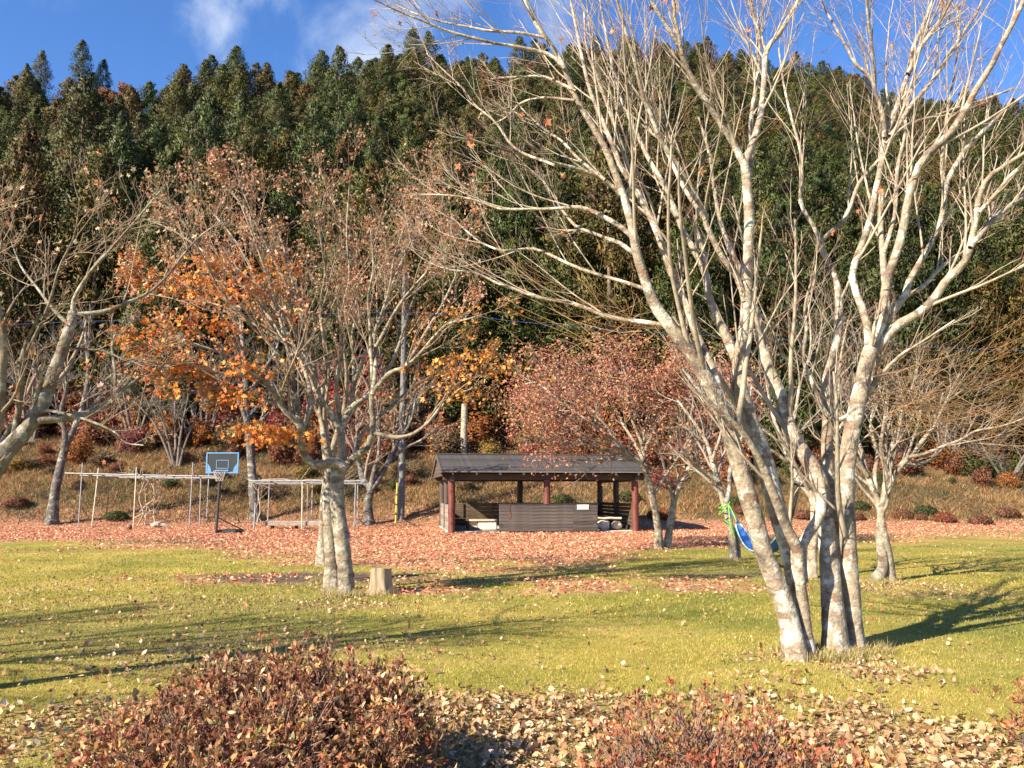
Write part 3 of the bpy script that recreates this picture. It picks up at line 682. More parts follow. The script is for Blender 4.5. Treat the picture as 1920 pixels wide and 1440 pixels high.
QA = [(1553, 785, 14), (1575, 787, 12), (1605, 766, 11), (1634, 730, 10), (1652, 703, 9), (1690, 665, 7), (1730, 640, 5), (1790, 600, 3)]
QB = [(1553, 780, 13), (1542, 765, 12), (1520, 710, 10), (1506, 670, 9), (1512, 620, 8), (1510, 570, 6), (1530, 500, 4)]
R1 = [(1633, 655, 26), (1652, 606, 23), (1661, 575, 22), (1659, 540, 21), (1669, 508, 20), (1683, 467, 19), (1694, 425, 18), (1701, 383, 18), (1712, 342, 17), (1729, 300, 17), (1760, 271, 16), (1781, 250, 16), (1802, 219, 15), (1817, 194, 14), (1833, 162, 14), (1858, 125, 13), (1875, 88, 12), (1885, 69, 12), (1900, 42, 11), (1920, 0, 10), (1945, -50, 6)]
R1b = [(1661, 545, 16), (1657, 505, 15), (1655, 470, 14), (1652, 440, 13), (1651, 400, 13), (1653, 362, 12)]
R1c = [(1657, 475, 11), (1668, 440, 10), (1678, 400, 9), (1681, 350, 8), (1684, 305, 8), (1695, 262, 7), (1700, 205, 6), (1712, 150, 5), (1725, 90, 3)]
R2 = [(1626, 672, 20), (1628, 620, 18), (1612, 565, 17), (1601, 538, 17), (1598, 508, 17), (1609, 477, 16), (1621, 446, 16), (1631, 415, 15), (1637, 383, 15), (1643, 352, 14), (1650, 321, 14), (1655, 290, 14), (1659, 260, 14), (1667, 240, 13), (1683, 198, 12), (1692, 167, 11), (1704, 135, 11), (1708, 104, 10), (1719, 73, 9), (1735, 38, 8), (1752, -10, 6)]
R2b = [(1658, 258, 11), (1657, 229, 11), (1650, 198, 10), (1642, 177, 9), (1633, 146, 8), (1604, 119, 7), (1590, 94, 6), (1573, 62, 6), (1542, 10, 4)]
R2c = [(1668, 255, 11), (1681, 240, 10), (1708, 198, 10), (1735, 167, 9), (1760, 135, 9), (1777, 104, 8), (1792, 83, 7), (1812, 52, 7), (1833, 21, 6), (1850, -20, 4)]
R2d = [(1703, 138, 11), (1725, 90, 11), (1740, 69, 10), (1760, 42, 9), (1785, -4, 8)]
R2e = [(1641, 177, 7), (1640, 130, 7), (1634, 80, 6), (1627, 30, 6), (1624, -20, 4)]
R3 = [(1640, 640, 18), (1668, 592, 17), (1694, 560, 16), (1704, 529, 15), (1725, 492, 14), (1746, 456, 13), (1763, 415, 13), (1770, 383, 12), (1775, 342, 12), (1792, 310, 11), (1812, 277, 10), (1833, 256, 9), (1865, 225, 8), (1900, 194, 7), (1945, 160, 5)]
R3b = [(1771, 360, 8), (1766, 320, 8), (1768, 280, 7), (1775, 220, 6), (1785, 160, 5), (1797, 90, 4), (1800, 20, 3)]
R4 = [(1640, 660, 22), (1680, 612, 21), (1719, 590, 20), (1750, 562, 20), (1775, 525, 19), (1798, 504, 18), (1812, 485, 17), (1821, 456, 16), (1829, 415, 14), (1833, 383, 13), (1842, 352, 12), (1854, 331, 11), (1875, 317, 10), (1900, 300, 9), (1950, 270, 7)]
R4b = [(1819, 465, 12), (1850, 425, 12), (1880, 397, 11), (1910, 375, 10), (1960, 350, 8)]
R4c = [(1836, 398, 10), (1860, 372, 10), (1880, 348, 9), (1900, 325, 9), (1945, 290, 7)]
R5 = [(1698, 555, 10), (1730, 538, 10), (1760, 505, 9), (1785, 485, 8), (1812, 466, 7), (1840, 430, 5), (1870, 410, 3)]
R6 = [(1660, 270, 7), (1700, 235, 7), (1760, 215, 6), (1800, 200, 6), (1850, 185, 5), (1900, 165, 4)]
main_stems = [(T_A, YA - .1, 7.6, 'T', 1), (T_C, YA + .15, YA - .2, 'T', .3), (T_Y, YA - .05, YA - .9, 'T', .5), (T_Y2, YA - .05, YB, 'T', .3), (T_P, YB - .1, YB + 1.0, 'T', .8), (T_Q, YB + .25, YB + .6, 'T', .3), (T_R, YB + .05, YB - .1, 'T', .2)]
def LL(p, a, b, s=1): return (p, a, b, 'L', s)
main_stems += [LL(GL, YA - .2, YA - .9), LL(GL2, YA - .8, YA - 1), LL(GR, YA - .2, YA + .3), LL(GR2, YA + .2, YA + .1), LL(GR3, YA - .1, YA + .6), LL(CL, YA + .05, YA + 1.0), LL(CL2, YA + .4, YA + .4, .2), LL(DD, YA - .4, YA + .6), LL(DD2, YA + .3, YA + .5), LL(FF_, YA - .1, YA - 1.2), LL(FF2, YA - .6, YA - .2),
    LL(H1, 8.1, 7.3), LL(H2, 8.2, 8.6), LL(H3, 8.2, 9.0, .8), LL(H4, 8.35, 8.9), LL(H5, 8.3, 9.4, .8), LL(U1, 7.75, 7.2), LL(U2, 7.7, 7.9), LL(U3, 7.8, 8.3, .8), LL(U4, 7.8, 8.6, .8), LL(U5, 7.9, 8.8, .8), LL(U6, 7.5, 8.2, .8),
    LL(QL, YB + .6, YB + 1.3), LL(QR, YB + .6, YB + .9), LL(QA, YB + .3, YB - .6, .8), LL(QB, YB + .3, YB + .1, .8), LL(R1, YB, YB - .9), LL(R1b, YB - .1, YB + .3, .3), LL(R1c, YB, YB + .8), LL(R2, YB, YB + .9), LL(R2b, YB + .4, YB + .3), LL(R2c, YB + .4, YB + 1.2), LL(R2d, YB + .6, YB + .2), LL(R2e, YB + .5, YB), LL(R3, YB, YB + 1.2), LL(R3b, YB + .7, YB + .9), LL(R4, YB, YB - .7), LL(R4b, YB - .4, YB + .2), LL(R4c, YB - .5, YB - .9), LL(R5, YB + .3, YB + .9, .8), LL(R6, YB + .4, YB + .6, .8)]
def main_shoots(a, r):
    """fine olive and rusty shoots fanning right from the low fork, and left from the leaning stem"""
    n = 95
    s = np.array([at(px, py, y) for px, py, y in zip(1600 + r.random(n) * 90, 640 + r.random(n) * 190, 8.8 + r.random(n) * .8)])
    e = np.array([at(px, py, y) for px, py, y in zip(1720 + r.random(n) * 330, 560 + r.random(n) ** .9 * 300, 8.0 + r.random(n) * 2.6)])
    n2 = 30
    s2 = np.array([at(px, py, y) for px, py, y in zip(1180 + r.random(n2) * 80, 560 + r.random(n2) * 120, 8.1 + r.random(n2) * .6)])
    e2 = np.array([at(px, py, y) for px, py, y in zip(860 + r.random(n2) * 330, 420 + r.random(n2) * 250, 7.8 + r.random(n2) * 1.6)])
    s = np.concatenate([s, s2]); e = np.concatenate([e, e2]); n = len(s); k = 7
    t = np.linspace(0, 1, k)[None, :, None]
    P = s[:, None] * (1 - t) + e[:, None] * t; P[..., 2] -= (np.sin(math.pi * t[..., 0]) * (.08 + .18 * r.random((n, 1)))); P += r.normal(0, .02, P.shape) * (t > 0)
    R = np.linspace(.0036, .0012, k)[None] * np.ones((n, 1)); batch_tubes(a, P, R, 3)
    Q, RR = children(P, R, 2, .45, 30, .05, 5, r, minr=.0014); batch_tubes(a, Q, RR, 3)
def main_leaves(a, r, out, lim):
    P = out[1][0]; i = r.choice(len(P), 70); C = P[i, -1] + r.normal(0, .03, (70, 3)); leaf_cards(a, C, .06 + .04 * r.random(70), r, pick(r, 70, [(.5, .22, .1), (.42, .15, .07), (.55, .3, .16)]), aspect=.8, shape='hand', fold=.3)
base = gnd(1550, 1225)
WSC = .82
tree_main = build_tree('bare_tree', 'large bare multi-stemmed tree with pale mottled bark, nearest tree on the lawn', 'tree', base, main_stems,
    specs=(dict(m=8, lf=.5, ang=26, up=.13, k=9, t0=.2, rf=.42, wig=.022, sides=6, curve=.3, maxlen=2.1, minr=.004),
           dict(m=5, lf=.5, ang=34, up=.12, k=7, t0=.2, rf=.5, wig=.04, sides=4, curve=.3, minr=.0026),
           dict(m=5, lf=.62, ang=36, up=.12, k=5, t0=.2, rf=.6, wig=.06, sides=3, thin=True, minr=.0016)),
    seed=11, foliage=main_leaves, shoots=main_shoots)

shade = copy_tree(tree_main); shade.location = (-11.9, 4.6, 0); shade.rotation_euler = (0, 0, math.radians(150))
tag(shade, 'bare tree standing out of view at left whose branches shade the left lawn', 'tree')

# ------------------------------------------------------------------ the leafy maple in the middle
YM = 13.9
def S(pts, w0, w1):
    n = len(pts); return [(x, y, w0 + (w1 - w0) * i / (n - 1)) for i, (x, y) in enumerate(pts)]
mp = [(S([(650, 1117), (646, 1060), (639, 1000), (633, 950), (632, 905), (638, 880), (648, 868)], 38, 32), YM, YM, 'T', 0),
    (S([(622, 1090), (621, 1040), (616, 980), (614, 930), (617, 885), (611, 835), (606, 787), (600, 756), (592, 715), (586, 679), (580, 652), (567, 600), (552, 545), (540, 490), (520, 430)], 32, 4), YM + .6, YM + .9, 'T', 1),
    (S([(606, 1042), (606, 980), (610, 920), (618, 870), (630, 820), (645, 770), (650, 700), (640, 620), (630, 540)], 24, 4), YM + 5.2, YM + 3.0, 'T', .8),
    (S([(648, 880), (630, 866), (610, 871), (590, 872), (575, 860), (567, 838), (565, 810), (560, 795), (545, 780), (530, 765), (520, 745), (505, 725), (490, 710), (455, 690), (420, 665), (380, 650), (340, 640)], 25, 4), YM - .1, YM - 1.6, 'T', 1),
    (S([(566, 805), (558, 770), (553, 745), (548, 700), (542, 665), (535, 640), (528, 610), (515, 560), (495, 500), (470, 430), (450, 380)], 15, 3), YM - .3, YM - .9, 'L', 1),
    (S([(577, 800), (580, 770), (582, 740), (578, 715), (565, 680), (545, 650), (520, 635), (480, 610), (430, 580), (380, 560), (330, 520)], 12, 3), YM - .2, YM + 1.2, 'L', 1),
    (S([(645, 868), (641, 845), (640, 815), (630, 790), (612, 762), (598, 742), (585, 700), (560, 640), (530, 580), (490, 540), (440, 500)], 21, 3), YM + .1, YM - .5, 'L', 1),
    (S([(638, 805), (655, 770), (668, 757), (690, 742), (708, 720), (735, 680), (750, 640), (765, 590), (790, 520)], 18, 3), YM + .1, YM + 1.2, 'L', 1),
    (S([(655, 772), (662, 735), (664, 700), (662, 660), (660, 635), (668, 580), (665, 520), (672, 450)], 13, 3), YM + .4, YM + .8, 'L', 1),
    (S([(650, 872), (667, 855), (686, 844), (695, 820), (700, 790), (697, 760), (696, 730), (698, 690), (695, 650), (694, 610), (690, 560), (700, 500), (695, 430)], 20, 3), YM, YM - .7, 'L', 1),
    (S([(699, 740), (704, 690), (704, 650), (703, 620), (715, 590), (730, 540), (740, 480), (760, 420)], 12, 3), YM - .3, YM + .2, 'L', 1),
    (S([(699, 735), (730, 700), (760, 688), (790, 660), (815, 630), (840, 607), (870, 600), (905, 590)], 12, 3), YM - .3, YM - 1.4, 'L', 1),
    (S([(702, 812), (740, 820), (770, 815), (800, 795), (825, 765), (850, 740), (885, 728), (930, 690)], 11, 3), YM - .1, YM - .8, 'L', 1),
    (S([(667, 853), (672, 830), (682, 810), (700, 790), (735, 760), (780, 720), (830, 690), (880, 670)], 12, 3), YM + .3, YM + 1.6, 'L', 1),
    (S([(612, 840), (600, 780), (592, 735), (570, 690), (548, 640), (520, 590), (480, 520), (440, 450), (400, 400)], 13, 3), YM + .5, YM + 1.8, 'L', 1),
    (S([(600, 760), (610, 700), (608, 640), (600, 580), (610, 510), (600, 430), (610, 360)], 12, 3), YM + .7, YM, 'L', 1),
    (S([(640, 800), (630, 730), (640, 660), (640, 590), (655, 520), (650, 440), (655, 350)], 12, 3), YM + .2, YM - .6, 'L', 1),
    (S([(664, 720), (690, 650), (720, 590), (740, 520), (770, 460), (800, 390)], 10, 3), YM + .4, YM + 1.3, 'L', 1),
    (S([(548, 700), (510, 650), (460, 600), (410, 540), (380, 480), (350, 430)], 8, 3), YM - .4, YM - 1.5, 'L', 1),
    (S([(530, 765), (490, 745), (450, 745), (410, 730), (380, 700)], 7, 3), YM - .6, YM - 1.3, 'L', 1),
    (S([(535, 640), (490, 575), (440, 520), (380, 470), (320, 430), (270, 410)], 9, 2), YM - .5, YM + .3, 'L', 1), (S([(480, 610), (420, 570), (360, 545), (300, 520), (245, 500)], 8, 2), YM + .6, YM - .8, 'L', 1),
    (S([(760, 688), (800, 620), (835, 560), (865, 490), (880, 440)], 9, 2), YM - .6, YM + .6, 'L', 1), (S([(705, 650), (750, 570), (800, 510), (850, 450), (880, 400)], 9, 2), YM - .3, YM - 1.2, 'L', 1), (S([(715, 590), (745, 510), (775, 440), (800, 370), (815, 330)], 8, 2), YM, YM + .8, 'L', 1),
    (S([(567, 600), (530, 520), (490, 440), (460, 370), (440, 320)], 9, 2), YM + .9, YM + .2, 'L', 1), (S([(490, 710), (420, 700), (350, 690), (290, 665), (250, 640)], 8, 2), YM - .9, YM - 2.0, 'L', 1), (S([(450, 380), (420, 340), (400, 300)], 5, 2), YM - .9, YM - 1.2, 'L', .6)]
ORANGE = [(.64, .20, .035), (.66, .27, .05), (.58, .14, .04), (.60, .32, .08), (.52, .22, .09)]
SALMON = [(.48, .22, .12), (.55, .34, .21), (.40, .16, .09), (.46, .20, .10), (.56, .40, .26)]
YELLOW = [(.60, .27, .05), (.58, .20, .05), (.62, .34, .09)]
def maple_leaves(a, r, out, lim):
    P = out[2][0]; n = len(P)
    tip = P[:, -1]; mid = P[:, 2]
    px = 960 + FPX * tip[:, 0] / tip[:, 1]; py = HOR - FPX * (tip[:, 2] - EYE) / tip[:, 1]
    dens = .62 + .34 * sstep(560, 380, px) * sstep(430, 520, py) + .2 * sstep(760, 860, px) * sstep(560, 640, py)
    dens = dens * np.where((py > 620) & (px > 520) & (px < 740), .35, 1)
    for rep in range(4):
        k = r.random(n) < dens * (1, .8, .6, .5)[rep]
        C = (tip if rep % 2 == 0 else mid)[k] + r.normal(0, .05, (k.sum(), 3))
        left = (px[k] < 560) & (py[k] > 470) ; rt = (px[k] > 740) & (py[k] > 560)
        col = pick(r, k.sum(), SALMON); co = pick(r, k.sum(), ORANGE); cy = pick(r, k.sum(), YELLOW)
        u = r.random(k.sum()); col[left & (u < .65)] = co[left & (u < .65)]; col[rt & (u < .6)] = cy[rt & (u < .6)]
        leaf_cards(a, C, np.where(left, .072, .052) * (.7 + .6 * r.random(k.sum())), r, col, aspect=.8, shape='hand', fold=.28)
    # layered bright sprays hanging low on the left side and a few at the right
    for (sx, sy, Y, w_, hgt, m, cols) in ((430, 545, 13, .8, .22, 150, ORANGE), (350, 600, 12.6, .7, .18, 110, ORANGE), (285, 660, 12.4, .75, .16, 190, ORANGE), (335, 690, 12.5, .5, .10, 120, ORANGE), (455, 690, 12.6, .5, .16, 170, ORANGE),
            (445, 745, 12.4, .36, .18, 120, ORANGE), (480, 805, 12.6, .5, .11, 190, ORANGE), (535, 812, 12.9, .45, .12, 170, ORANGE), (510, 825, 12.7, .4, .09, 110, ORANGE), (370, 535, 13.4, .6, .25, 130, ORANGE), (500, 560, 13.3, .6, .3, 90, SALMON),
            (320, 735, 12.2, .35, .1, 40, ORANGE), (830, 690, 13.4, .5, .12, 70, YELLOW), (915, 690, 13.0, .6, .16, 110, YELLOW), (870, 665, 13.2, .5, .1, 60, YELLOW), (860, 740, 13.3, .4, .12, 50, YELLOW), (270, 540, 13.2, .5, .3, 60, SALMON), (410, 610, 12.9, .5, .2, 90, ORANGE)):
        m = int(m * .7); c = at(sx, sy, Y); C = c + r.normal(0, 1, (m, 3)) * np.array((w_ * .5, w_ * .45, hgt * .5)); C[:, 2] -= .25 * np.abs(C[:, 0] - c[0]) ** 1.5
        leaf_cards(a, C, .06 + .05 * r.random(m), r, pick(r, m, cols), nrm_dir=None, aspect=.8, shape='hand', fold=.2)
def maple_twigs(tw, r, out):
    ends = [(350, 600, 12.6), (285, 660, 12.4), (455, 690, 12.6), (445, 745, 12.4), (480, 805, 12.6), (535, 812, 12.9), (430, 545, 13), (915, 690, 13.0), (830, 690, 13.4), (370, 535, 13.4), (320, 735, 12.2)]
    st = [(420, 665, 12.6), (340, 640, 12.4), (520, 745, 13.2), (505, 725, 13.2), (567, 838, 13.7), (590, 800, 13.8), (510, 650, 13.2), (850, 740, 13.2), (780, 720, 14), (430, 580, 14.2), (410, 730, 12.6)]
    P = []
    for s, e in zip(st, ends):
        A, B = at(*s), at(*e); t = np.linspace(0, 1, 6)[:, None]; P.append(A * (1 - t) + B * t + r.normal(0, .02, (6, 3)) * (t > 0))
    P = np.array(P); R = np.linspace(.014, .005, 6)[None] * np.ones((len(P), 1)); batch_tubes(tw, P, R, 4)
    Q, RR = children(P, R, 8, .5, 50, .0, 5, r, t0=.5, minr=.003); batch_tubes(tw, Q, RR, 3)
WSC = .78
tree_maple = build_tree('maple_tree', 'spreading maple with twin grey trunks and thinning orange leaves beside the stump', 'tree', gnd(640, 1115), mp,
    specs=(dict(m=8, lf=.42, ang=34, up=.13, k=8, t0=.3, rf=.5, wig=.04, sides=5, curve=.35, minr=.005, maxlen=1.6),
           dict(m=5, lf=.55, ang=36, up=.12, k=6, t0=.2, rf=.6, wig=.05, sides=4, curve=.3, minr=.0038),
           dict(m=5, lf=.6, ang=34, up=.15, k=4, t0=.25, rf=.65, wig=.06, sides=3, thin=True, minr=.0026)),
    mats=('bark_maple', 'branch_maple', 'twig_tan'), seed=23, foliage=maple_leaves, twig_extra=maple_twigs)

# ------------------------------------------------------------------ gnarled bare tree entering at the left
YL = 7.6
lt = [(S([(-75, 1270), (-62, 1120), (-45, 980), (-20, 895), (8, 850), (38, 818), (62, 785), (84, 745), (96, 710), (115, 660), (130, 615), (137, 585)], 58, 20), YL - .3, YL + .2, 'T', .3),
    (S([(-40, 960), (-20, 860), (-2, 780), (4, 700), (8, 640), (0, 590), (-10, 520), (5, 450)], 30, 7), YL - .2, YL - .8, 'T', .8),
    (S([(70, 788), (130, 782), (180, 770), (206, 750), (225, 735), (248, 718), (275, 700)], 22, 5), YL, YL + .5, 'L', .8),
    (S([(217, 735), (215, 690), (210, 650), (219, 622), (240, 590)], 9, 3), YL + .3, YL + .4, 'L', .7),
    (S([(24, 832), (33, 780), (40, 725), (38, 688), (50, 640), (75, 590)], 17, 6), YL, YL - .5, 'L', .8),
    (S([(68, 770), (70, 732), (79, 712), (62, 690), (35, 680)], 13, 7), YL + .1, YL - .3, 'L', .5),
    (S([(137, 590), (190, 585), (230, 571), (280, 548), (320, 510), (350, 470), (392, 430), (440, 412)], 12, 2), YL + .2, YL + .9, 'L', 1),
    (S([(136, 586), (141, 556), (170, 510), (205, 470), (240, 430), (270, 395), (300, 358)], 12, 3), YL + .2, YL - .3, 'L', 1),
    (S([(32, 682), (55, 650), (75, 610), (95, 560), (112, 500), (140, 440), (150, 370)], 10, 3), YL - .2, YL - .8, 'L', 1),
    (S([(64, 775), (90, 770), (130, 778), (170, 790), (215, 810), (235, 830), (270, 835)], 9, 3), YL, YL - .3, 'L', .8),
    (S([(130, 610), (100, 580), (70, 540), (40, 500), (20, 450)], 10, 3), YL + .2, YL + .8, 'L', 1),
    (S([(120, 650), (160, 655), (200, 660), (250, 680), (310, 682), (370, 680)], 7, 2), YL + .2, YL + .6, 'L', 1),
    (S([(0, 600), (-30, 520), (-40, 440), (-20, 380)], 14, 5), YL - .5, YL - 1.5, 'L', 1),
    (S([(-40, 980), (-120, 860), (-220, 760), (-320, 660), (-400, 560)], 26, 6), YL - .3, YL - 1.2, 'L', 1),
    (S([(-120, 860), (-160, 740), (-190, 620), (-200, 500)], 16, 5), YL - .6, YL + .2, 'L', 1)]
def left_leaves(a, r, out, lim):
    P = out[2][0]; i = r.choice(len(P), 240); C = P[i, -1] + r.normal(0, .02, (240, 3))
    leaf_cards(a, C, .04 + .03 * r.random(240), r, pick(r, 240, [(.55, .42, .28), (.5, .35, .22), (.48, .2, .1)], .15), aspect=.8, shape='hand', fold=.3)
WSC = .78
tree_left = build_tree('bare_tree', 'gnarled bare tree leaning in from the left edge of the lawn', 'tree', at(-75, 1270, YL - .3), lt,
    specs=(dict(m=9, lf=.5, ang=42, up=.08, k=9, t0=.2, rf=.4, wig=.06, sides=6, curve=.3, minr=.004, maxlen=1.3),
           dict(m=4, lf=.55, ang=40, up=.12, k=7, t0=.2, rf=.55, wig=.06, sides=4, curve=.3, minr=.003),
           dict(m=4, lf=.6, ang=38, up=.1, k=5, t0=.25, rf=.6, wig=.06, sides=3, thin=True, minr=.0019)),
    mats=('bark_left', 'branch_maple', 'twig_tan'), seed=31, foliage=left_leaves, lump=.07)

# ------------------------------------------------------------------ the trees further back
WSC = .9
def crown_leaves(cols, size, per=1.0, reps=2, jit=.05, shape='diamond'):
    def f(a, r, out, lim):
        P = out[-1][0]
        for k_ in range(reps):
            keep = r.random(len(P)) < per; C = P[keep, -1 - k_] + r.normal(0, jit, (keep.sum(), 3))
            leaf_cards(a, C, size * (.6 + .8 * r.random(len(C))), r, pick(r, len(C), cols), aspect=.75, fold=.2, shape=shape)
    return f
YRD = 24.6
PINK = [(.46, .19, .115), (.38, .14, .09), (.50, .27, .17), (.32, .10, .065), (.46, .27, .13)]
rd = [(S([(1236, 1029), (1233, 985), (1224, 935), (1214, 893), (1195, 862), (1168, 842), (1142, 818), (1110, 795), (1070, 780), (1020, 770)], 17, 3), YRD, YRD - 1.5, 'T', 1),
    (S([(1250, 1029), (1258, 975), (1266, 930), (1283, 893), (1297, 868), (1320, 830), (1345, 790), (1370, 740)], 16, 3), YRD + .2, YRD + .8, 'T', 1),
    (S([(1214, 893), (1207, 860), (1205, 820), (1215, 770), (1210, 710)], 11, 3), YRD - .2, YRD + .6, 'L', 1),
    (S([(1207, 865), (1190, 830), (1165, 790), (1140, 740), (1120, 690)], 8, 3), YRD - .2, YRD + 1.2, 'L', 1),
    (S([(1206, 850), (1225, 810), (1240, 770), (1245, 710)], 8, 3), YRD, YRD - .8, 'L', 1),
    (S([(1195, 862), (1150, 850), (1100, 835), (1050, 830), (1000, 822)], 8, 3), YRD - .3, YRD - 2.2, 'L', 1),
    (S([(1165, 840), (1120, 780), (1070, 730), (1030, 690)], 7, 3), YRD - .6, YRD + .2, 'L', 1),
    (S([(1283, 893), (1310, 880), (1340, 870), (1370, 850)], 7, 3), YRD + .2, YRD + .2, 'L', 1),
    (S([(1297, 868), (1290, 820), (1300, 770), (1290, 700)], 8, 3), YRD + .2, YRD - .6, 'L', 1), (S([(1207, 840), (1180, 770), (1175, 710), (1160, 665)], 8, 3), YRD, YRD - .5, 'L', 1), (S([(1300, 850), (1330, 780), (1345, 720), (1340, 670)], 8, 3), YRD + .2, YRD + 1.4, 'L', 1), (S([(1215, 800), (1250, 740), (1270, 680)], 8, 3), YRD, YRD + .5, 'L', 1), (S([(1110, 795), (1060, 760), (1010, 720), (985, 720)], 7, 3), YRD - 1, YRD + .5, 'L', 1)]
build_tree('red_leaf_tree', 'small twin-trunked tree full of dusty red leaves beside the shelter', 'tree', gnd(1243, 1028), rd,
    specs=(dict(m=8, lf=.5, ang=40, up=.1, k=7, t0=.25, rf=.6, wig=.05, sides=5, curve=.25, minr=.009, maxlen=2.2),
           dict(m=6, lf=.6, ang=42, up=.08, k=6, t0=.15, rf=.6, wig=.06, sides=4, minr=.006),
           dict(m=7, lf=.6, ang=44, up=.05, k=4, t0=.15, rf=.6, wig=.06, sides=3, thin=True, minr=.004)),
    mats=('bark_maple', 'branch_grey', 'twig_red'), seed=41, foliage=crown_leaves(PINK, .075, .98, 4, .18))
YHT = 20.6
ht = [(S([(1376, 1050), (1370, 990), (1358, 945), (1347, 905), (1335, 865), (1325, 830), (1300, 790), (1270, 750)], 17, 4), YHT, YHT + .8, 'T', 1),
    (S([(1386, 1048), (1384, 1015), (1378, 990)], 8, 5), YHT + .2, YHT + .1, 'T', 0),
    (S([(1360, 950), (1368, 915), (1369, 880), (1385, 840), (1400, 790), (1410, 720)], 11, 3), YHT, YHT + .3, 'L', 1),
    (S([(1345, 900), (1320, 885), (1300, 870), (1270, 830)], 9, 3), YHT + .1, YHT - .6, 'L', 1),
    (S([(1335, 865), (1350, 820), (1360, 770), (1350, 700)], 8, 3), YHT + .3, YHT - .3, 'L', 1)]
build_tree('bare_tree', 'leaning grey tree behind the hammock with a lime green strap round it', 'tree', gnd(1376, 1050), ht,
    specs=(dict(m=7, lf=.55, ang=40, up=.16, k=7, t0=.3, rf=.6, wig=.05, sides=5, minr=.008, maxlen=1.8), dict(m=5, lf=.55, ang=40, up=.12, k=5, t0=.2, rf=.6, wig=.06, sides=4, minr=.005),
           dict(m=4, lf=.6, ang=40, up=.1, k=4, t0=.2, rf=.6, sides=3, thin=True, minr=.0035)), mats=('bark_pale', 'branch_grey', 'twig_red'), seed=43, foliage=crown_leaves(PINK, .08, .25, 1, .04))
YS = 16.6
s6 = [(S([(1521, 1081), (1524, 1020), (1528, 970), (1522, 930), (1500, 905), (1482, 870), (1468, 830), (1452, 790), (1440, 730), (1430, 660)], 21, 4), YS, YS + 1.0, 'T', 1),
    (S([(1525, 960), (1540, 900), (1556, 840), (1570, 760), (1575, 680), (1590, 600)], 14, 3), YS, YS + .6, 'L', 1),
    (S([(1482, 870), (1455, 850), (1430, 835), (1400, 800), (1380, 750)], 9, 3), YS + .3, YS - .6, 'L', 1),
    (S([(1468, 830), (1490, 780), (1500, 720), (1520, 650), (1515, 560)], 9, 3), YS + .4, YS + 1.3, 'L', 1),
    (S([(1560, 820), (1600, 770), (1640, 720), (1680, 680)], 8, 3), YS + .2, YS + .5, 'L', 1)]
build_tree('bare_tree', 'bare tree half hidden behind the large tree holding the black hammock strap', 'tree', gnd(1521, 1081), s6,
    specs=(dict(m=8, lf=.5, ang=38, up=.2, k=7, t0=.3, rf=.55, wig=.05, sides=5, minr=.007, maxlen=1.9), dict(m=5, lf=.55, ang=38, up=.16, k=6, t0=.2, rf=.6, wig=.06, sides=4, minr=.005),
           dict(m=4, lf=.6, ang=40, up=.12, k=4, t0=.2, rf=.6, sides=3, thin=True, minr=.0032)), mats=('bark_pale', 'branch_grey', 'twig_red'), seed=47)
Y7 = 15.9
s7 = [(S([(1640, 1090), (1656, 1062), (1651, 1020), (1650, 985), (1652, 962), (1642, 930), (1627, 893), (1616, 850), (1606, 808), (1610, 760), (1600, 700)], 23, 4), Y7, Y7 + .6, 'T', 1),
    (S([(1668, 1090), (1666, 1050), (1657, 1005), (1652, 968), (1658, 930), (1661, 885), (1652, 840), (1658, 790), (1665, 730)], 23, 4), Y7 + .1, Y7 - .3, 'T', 1),
    (S([(1656, 950), (1670, 905), (1690, 872), (1712, 850), (1738, 815), (1752, 798), (1775, 750), (1800, 700)], 16, 3), Y7, Y7 - .8, 'L', 1),
    (S([(1700, 858), (1735, 850), (1770, 836), (1800, 825), (1830, 808), (1878, 799), (1930, 780)], 8, 3), Y7 - .3, Y7 - 1.3, 'L', 1),
    (S([(1666, 910), (1668, 860), (1680, 810), (1700, 760), (1720, 690)], 11, 3), Y7, Y7 + 1.0, 'L', 1),
    (S([(1645, 935), (1640, 890), (1645, 850), (1632, 800), (1640, 740), (1630, 680)], 11, 3), Y7 + .2, Y7 + 1.2, 'L', 1),
    (S([(1627, 893), (1610, 865), (1592, 830), (1580, 780), (1565, 730)], 9, 3), Y7 + .2, Y7 - .5, 'L', 1),
    (S([(1690, 872), (1725, 870), (1760, 850), (1790, 800)], 8, 3), Y7 - .1, Y7 + 1.0, 'L', 1)]
build_tree('bare_tree', 'small bare tree with a twisted double trunk right of the large tree', 'tree', gnd(1652, 1090), s7,
    specs=(dict(m=9, lf=.5, ang=36, up=.24, k=7, t0=.3, rf=.55, wig=.05, sides=5, minr=.007, maxlen=1.7), dict(m=5, lf=.6, ang=36, up=.2, k=6, t0=.2, rf=.6, wig=.05, sides=4, minr=.0045),
           dict(m=4, lf=.6, ang=38, up=.15, k=4, t0=.2, rf=.6, sides=3, thin=True, minr=.003)), mats=('bark_maple', 'branch_grey', 'twig_tan'), seed=53)

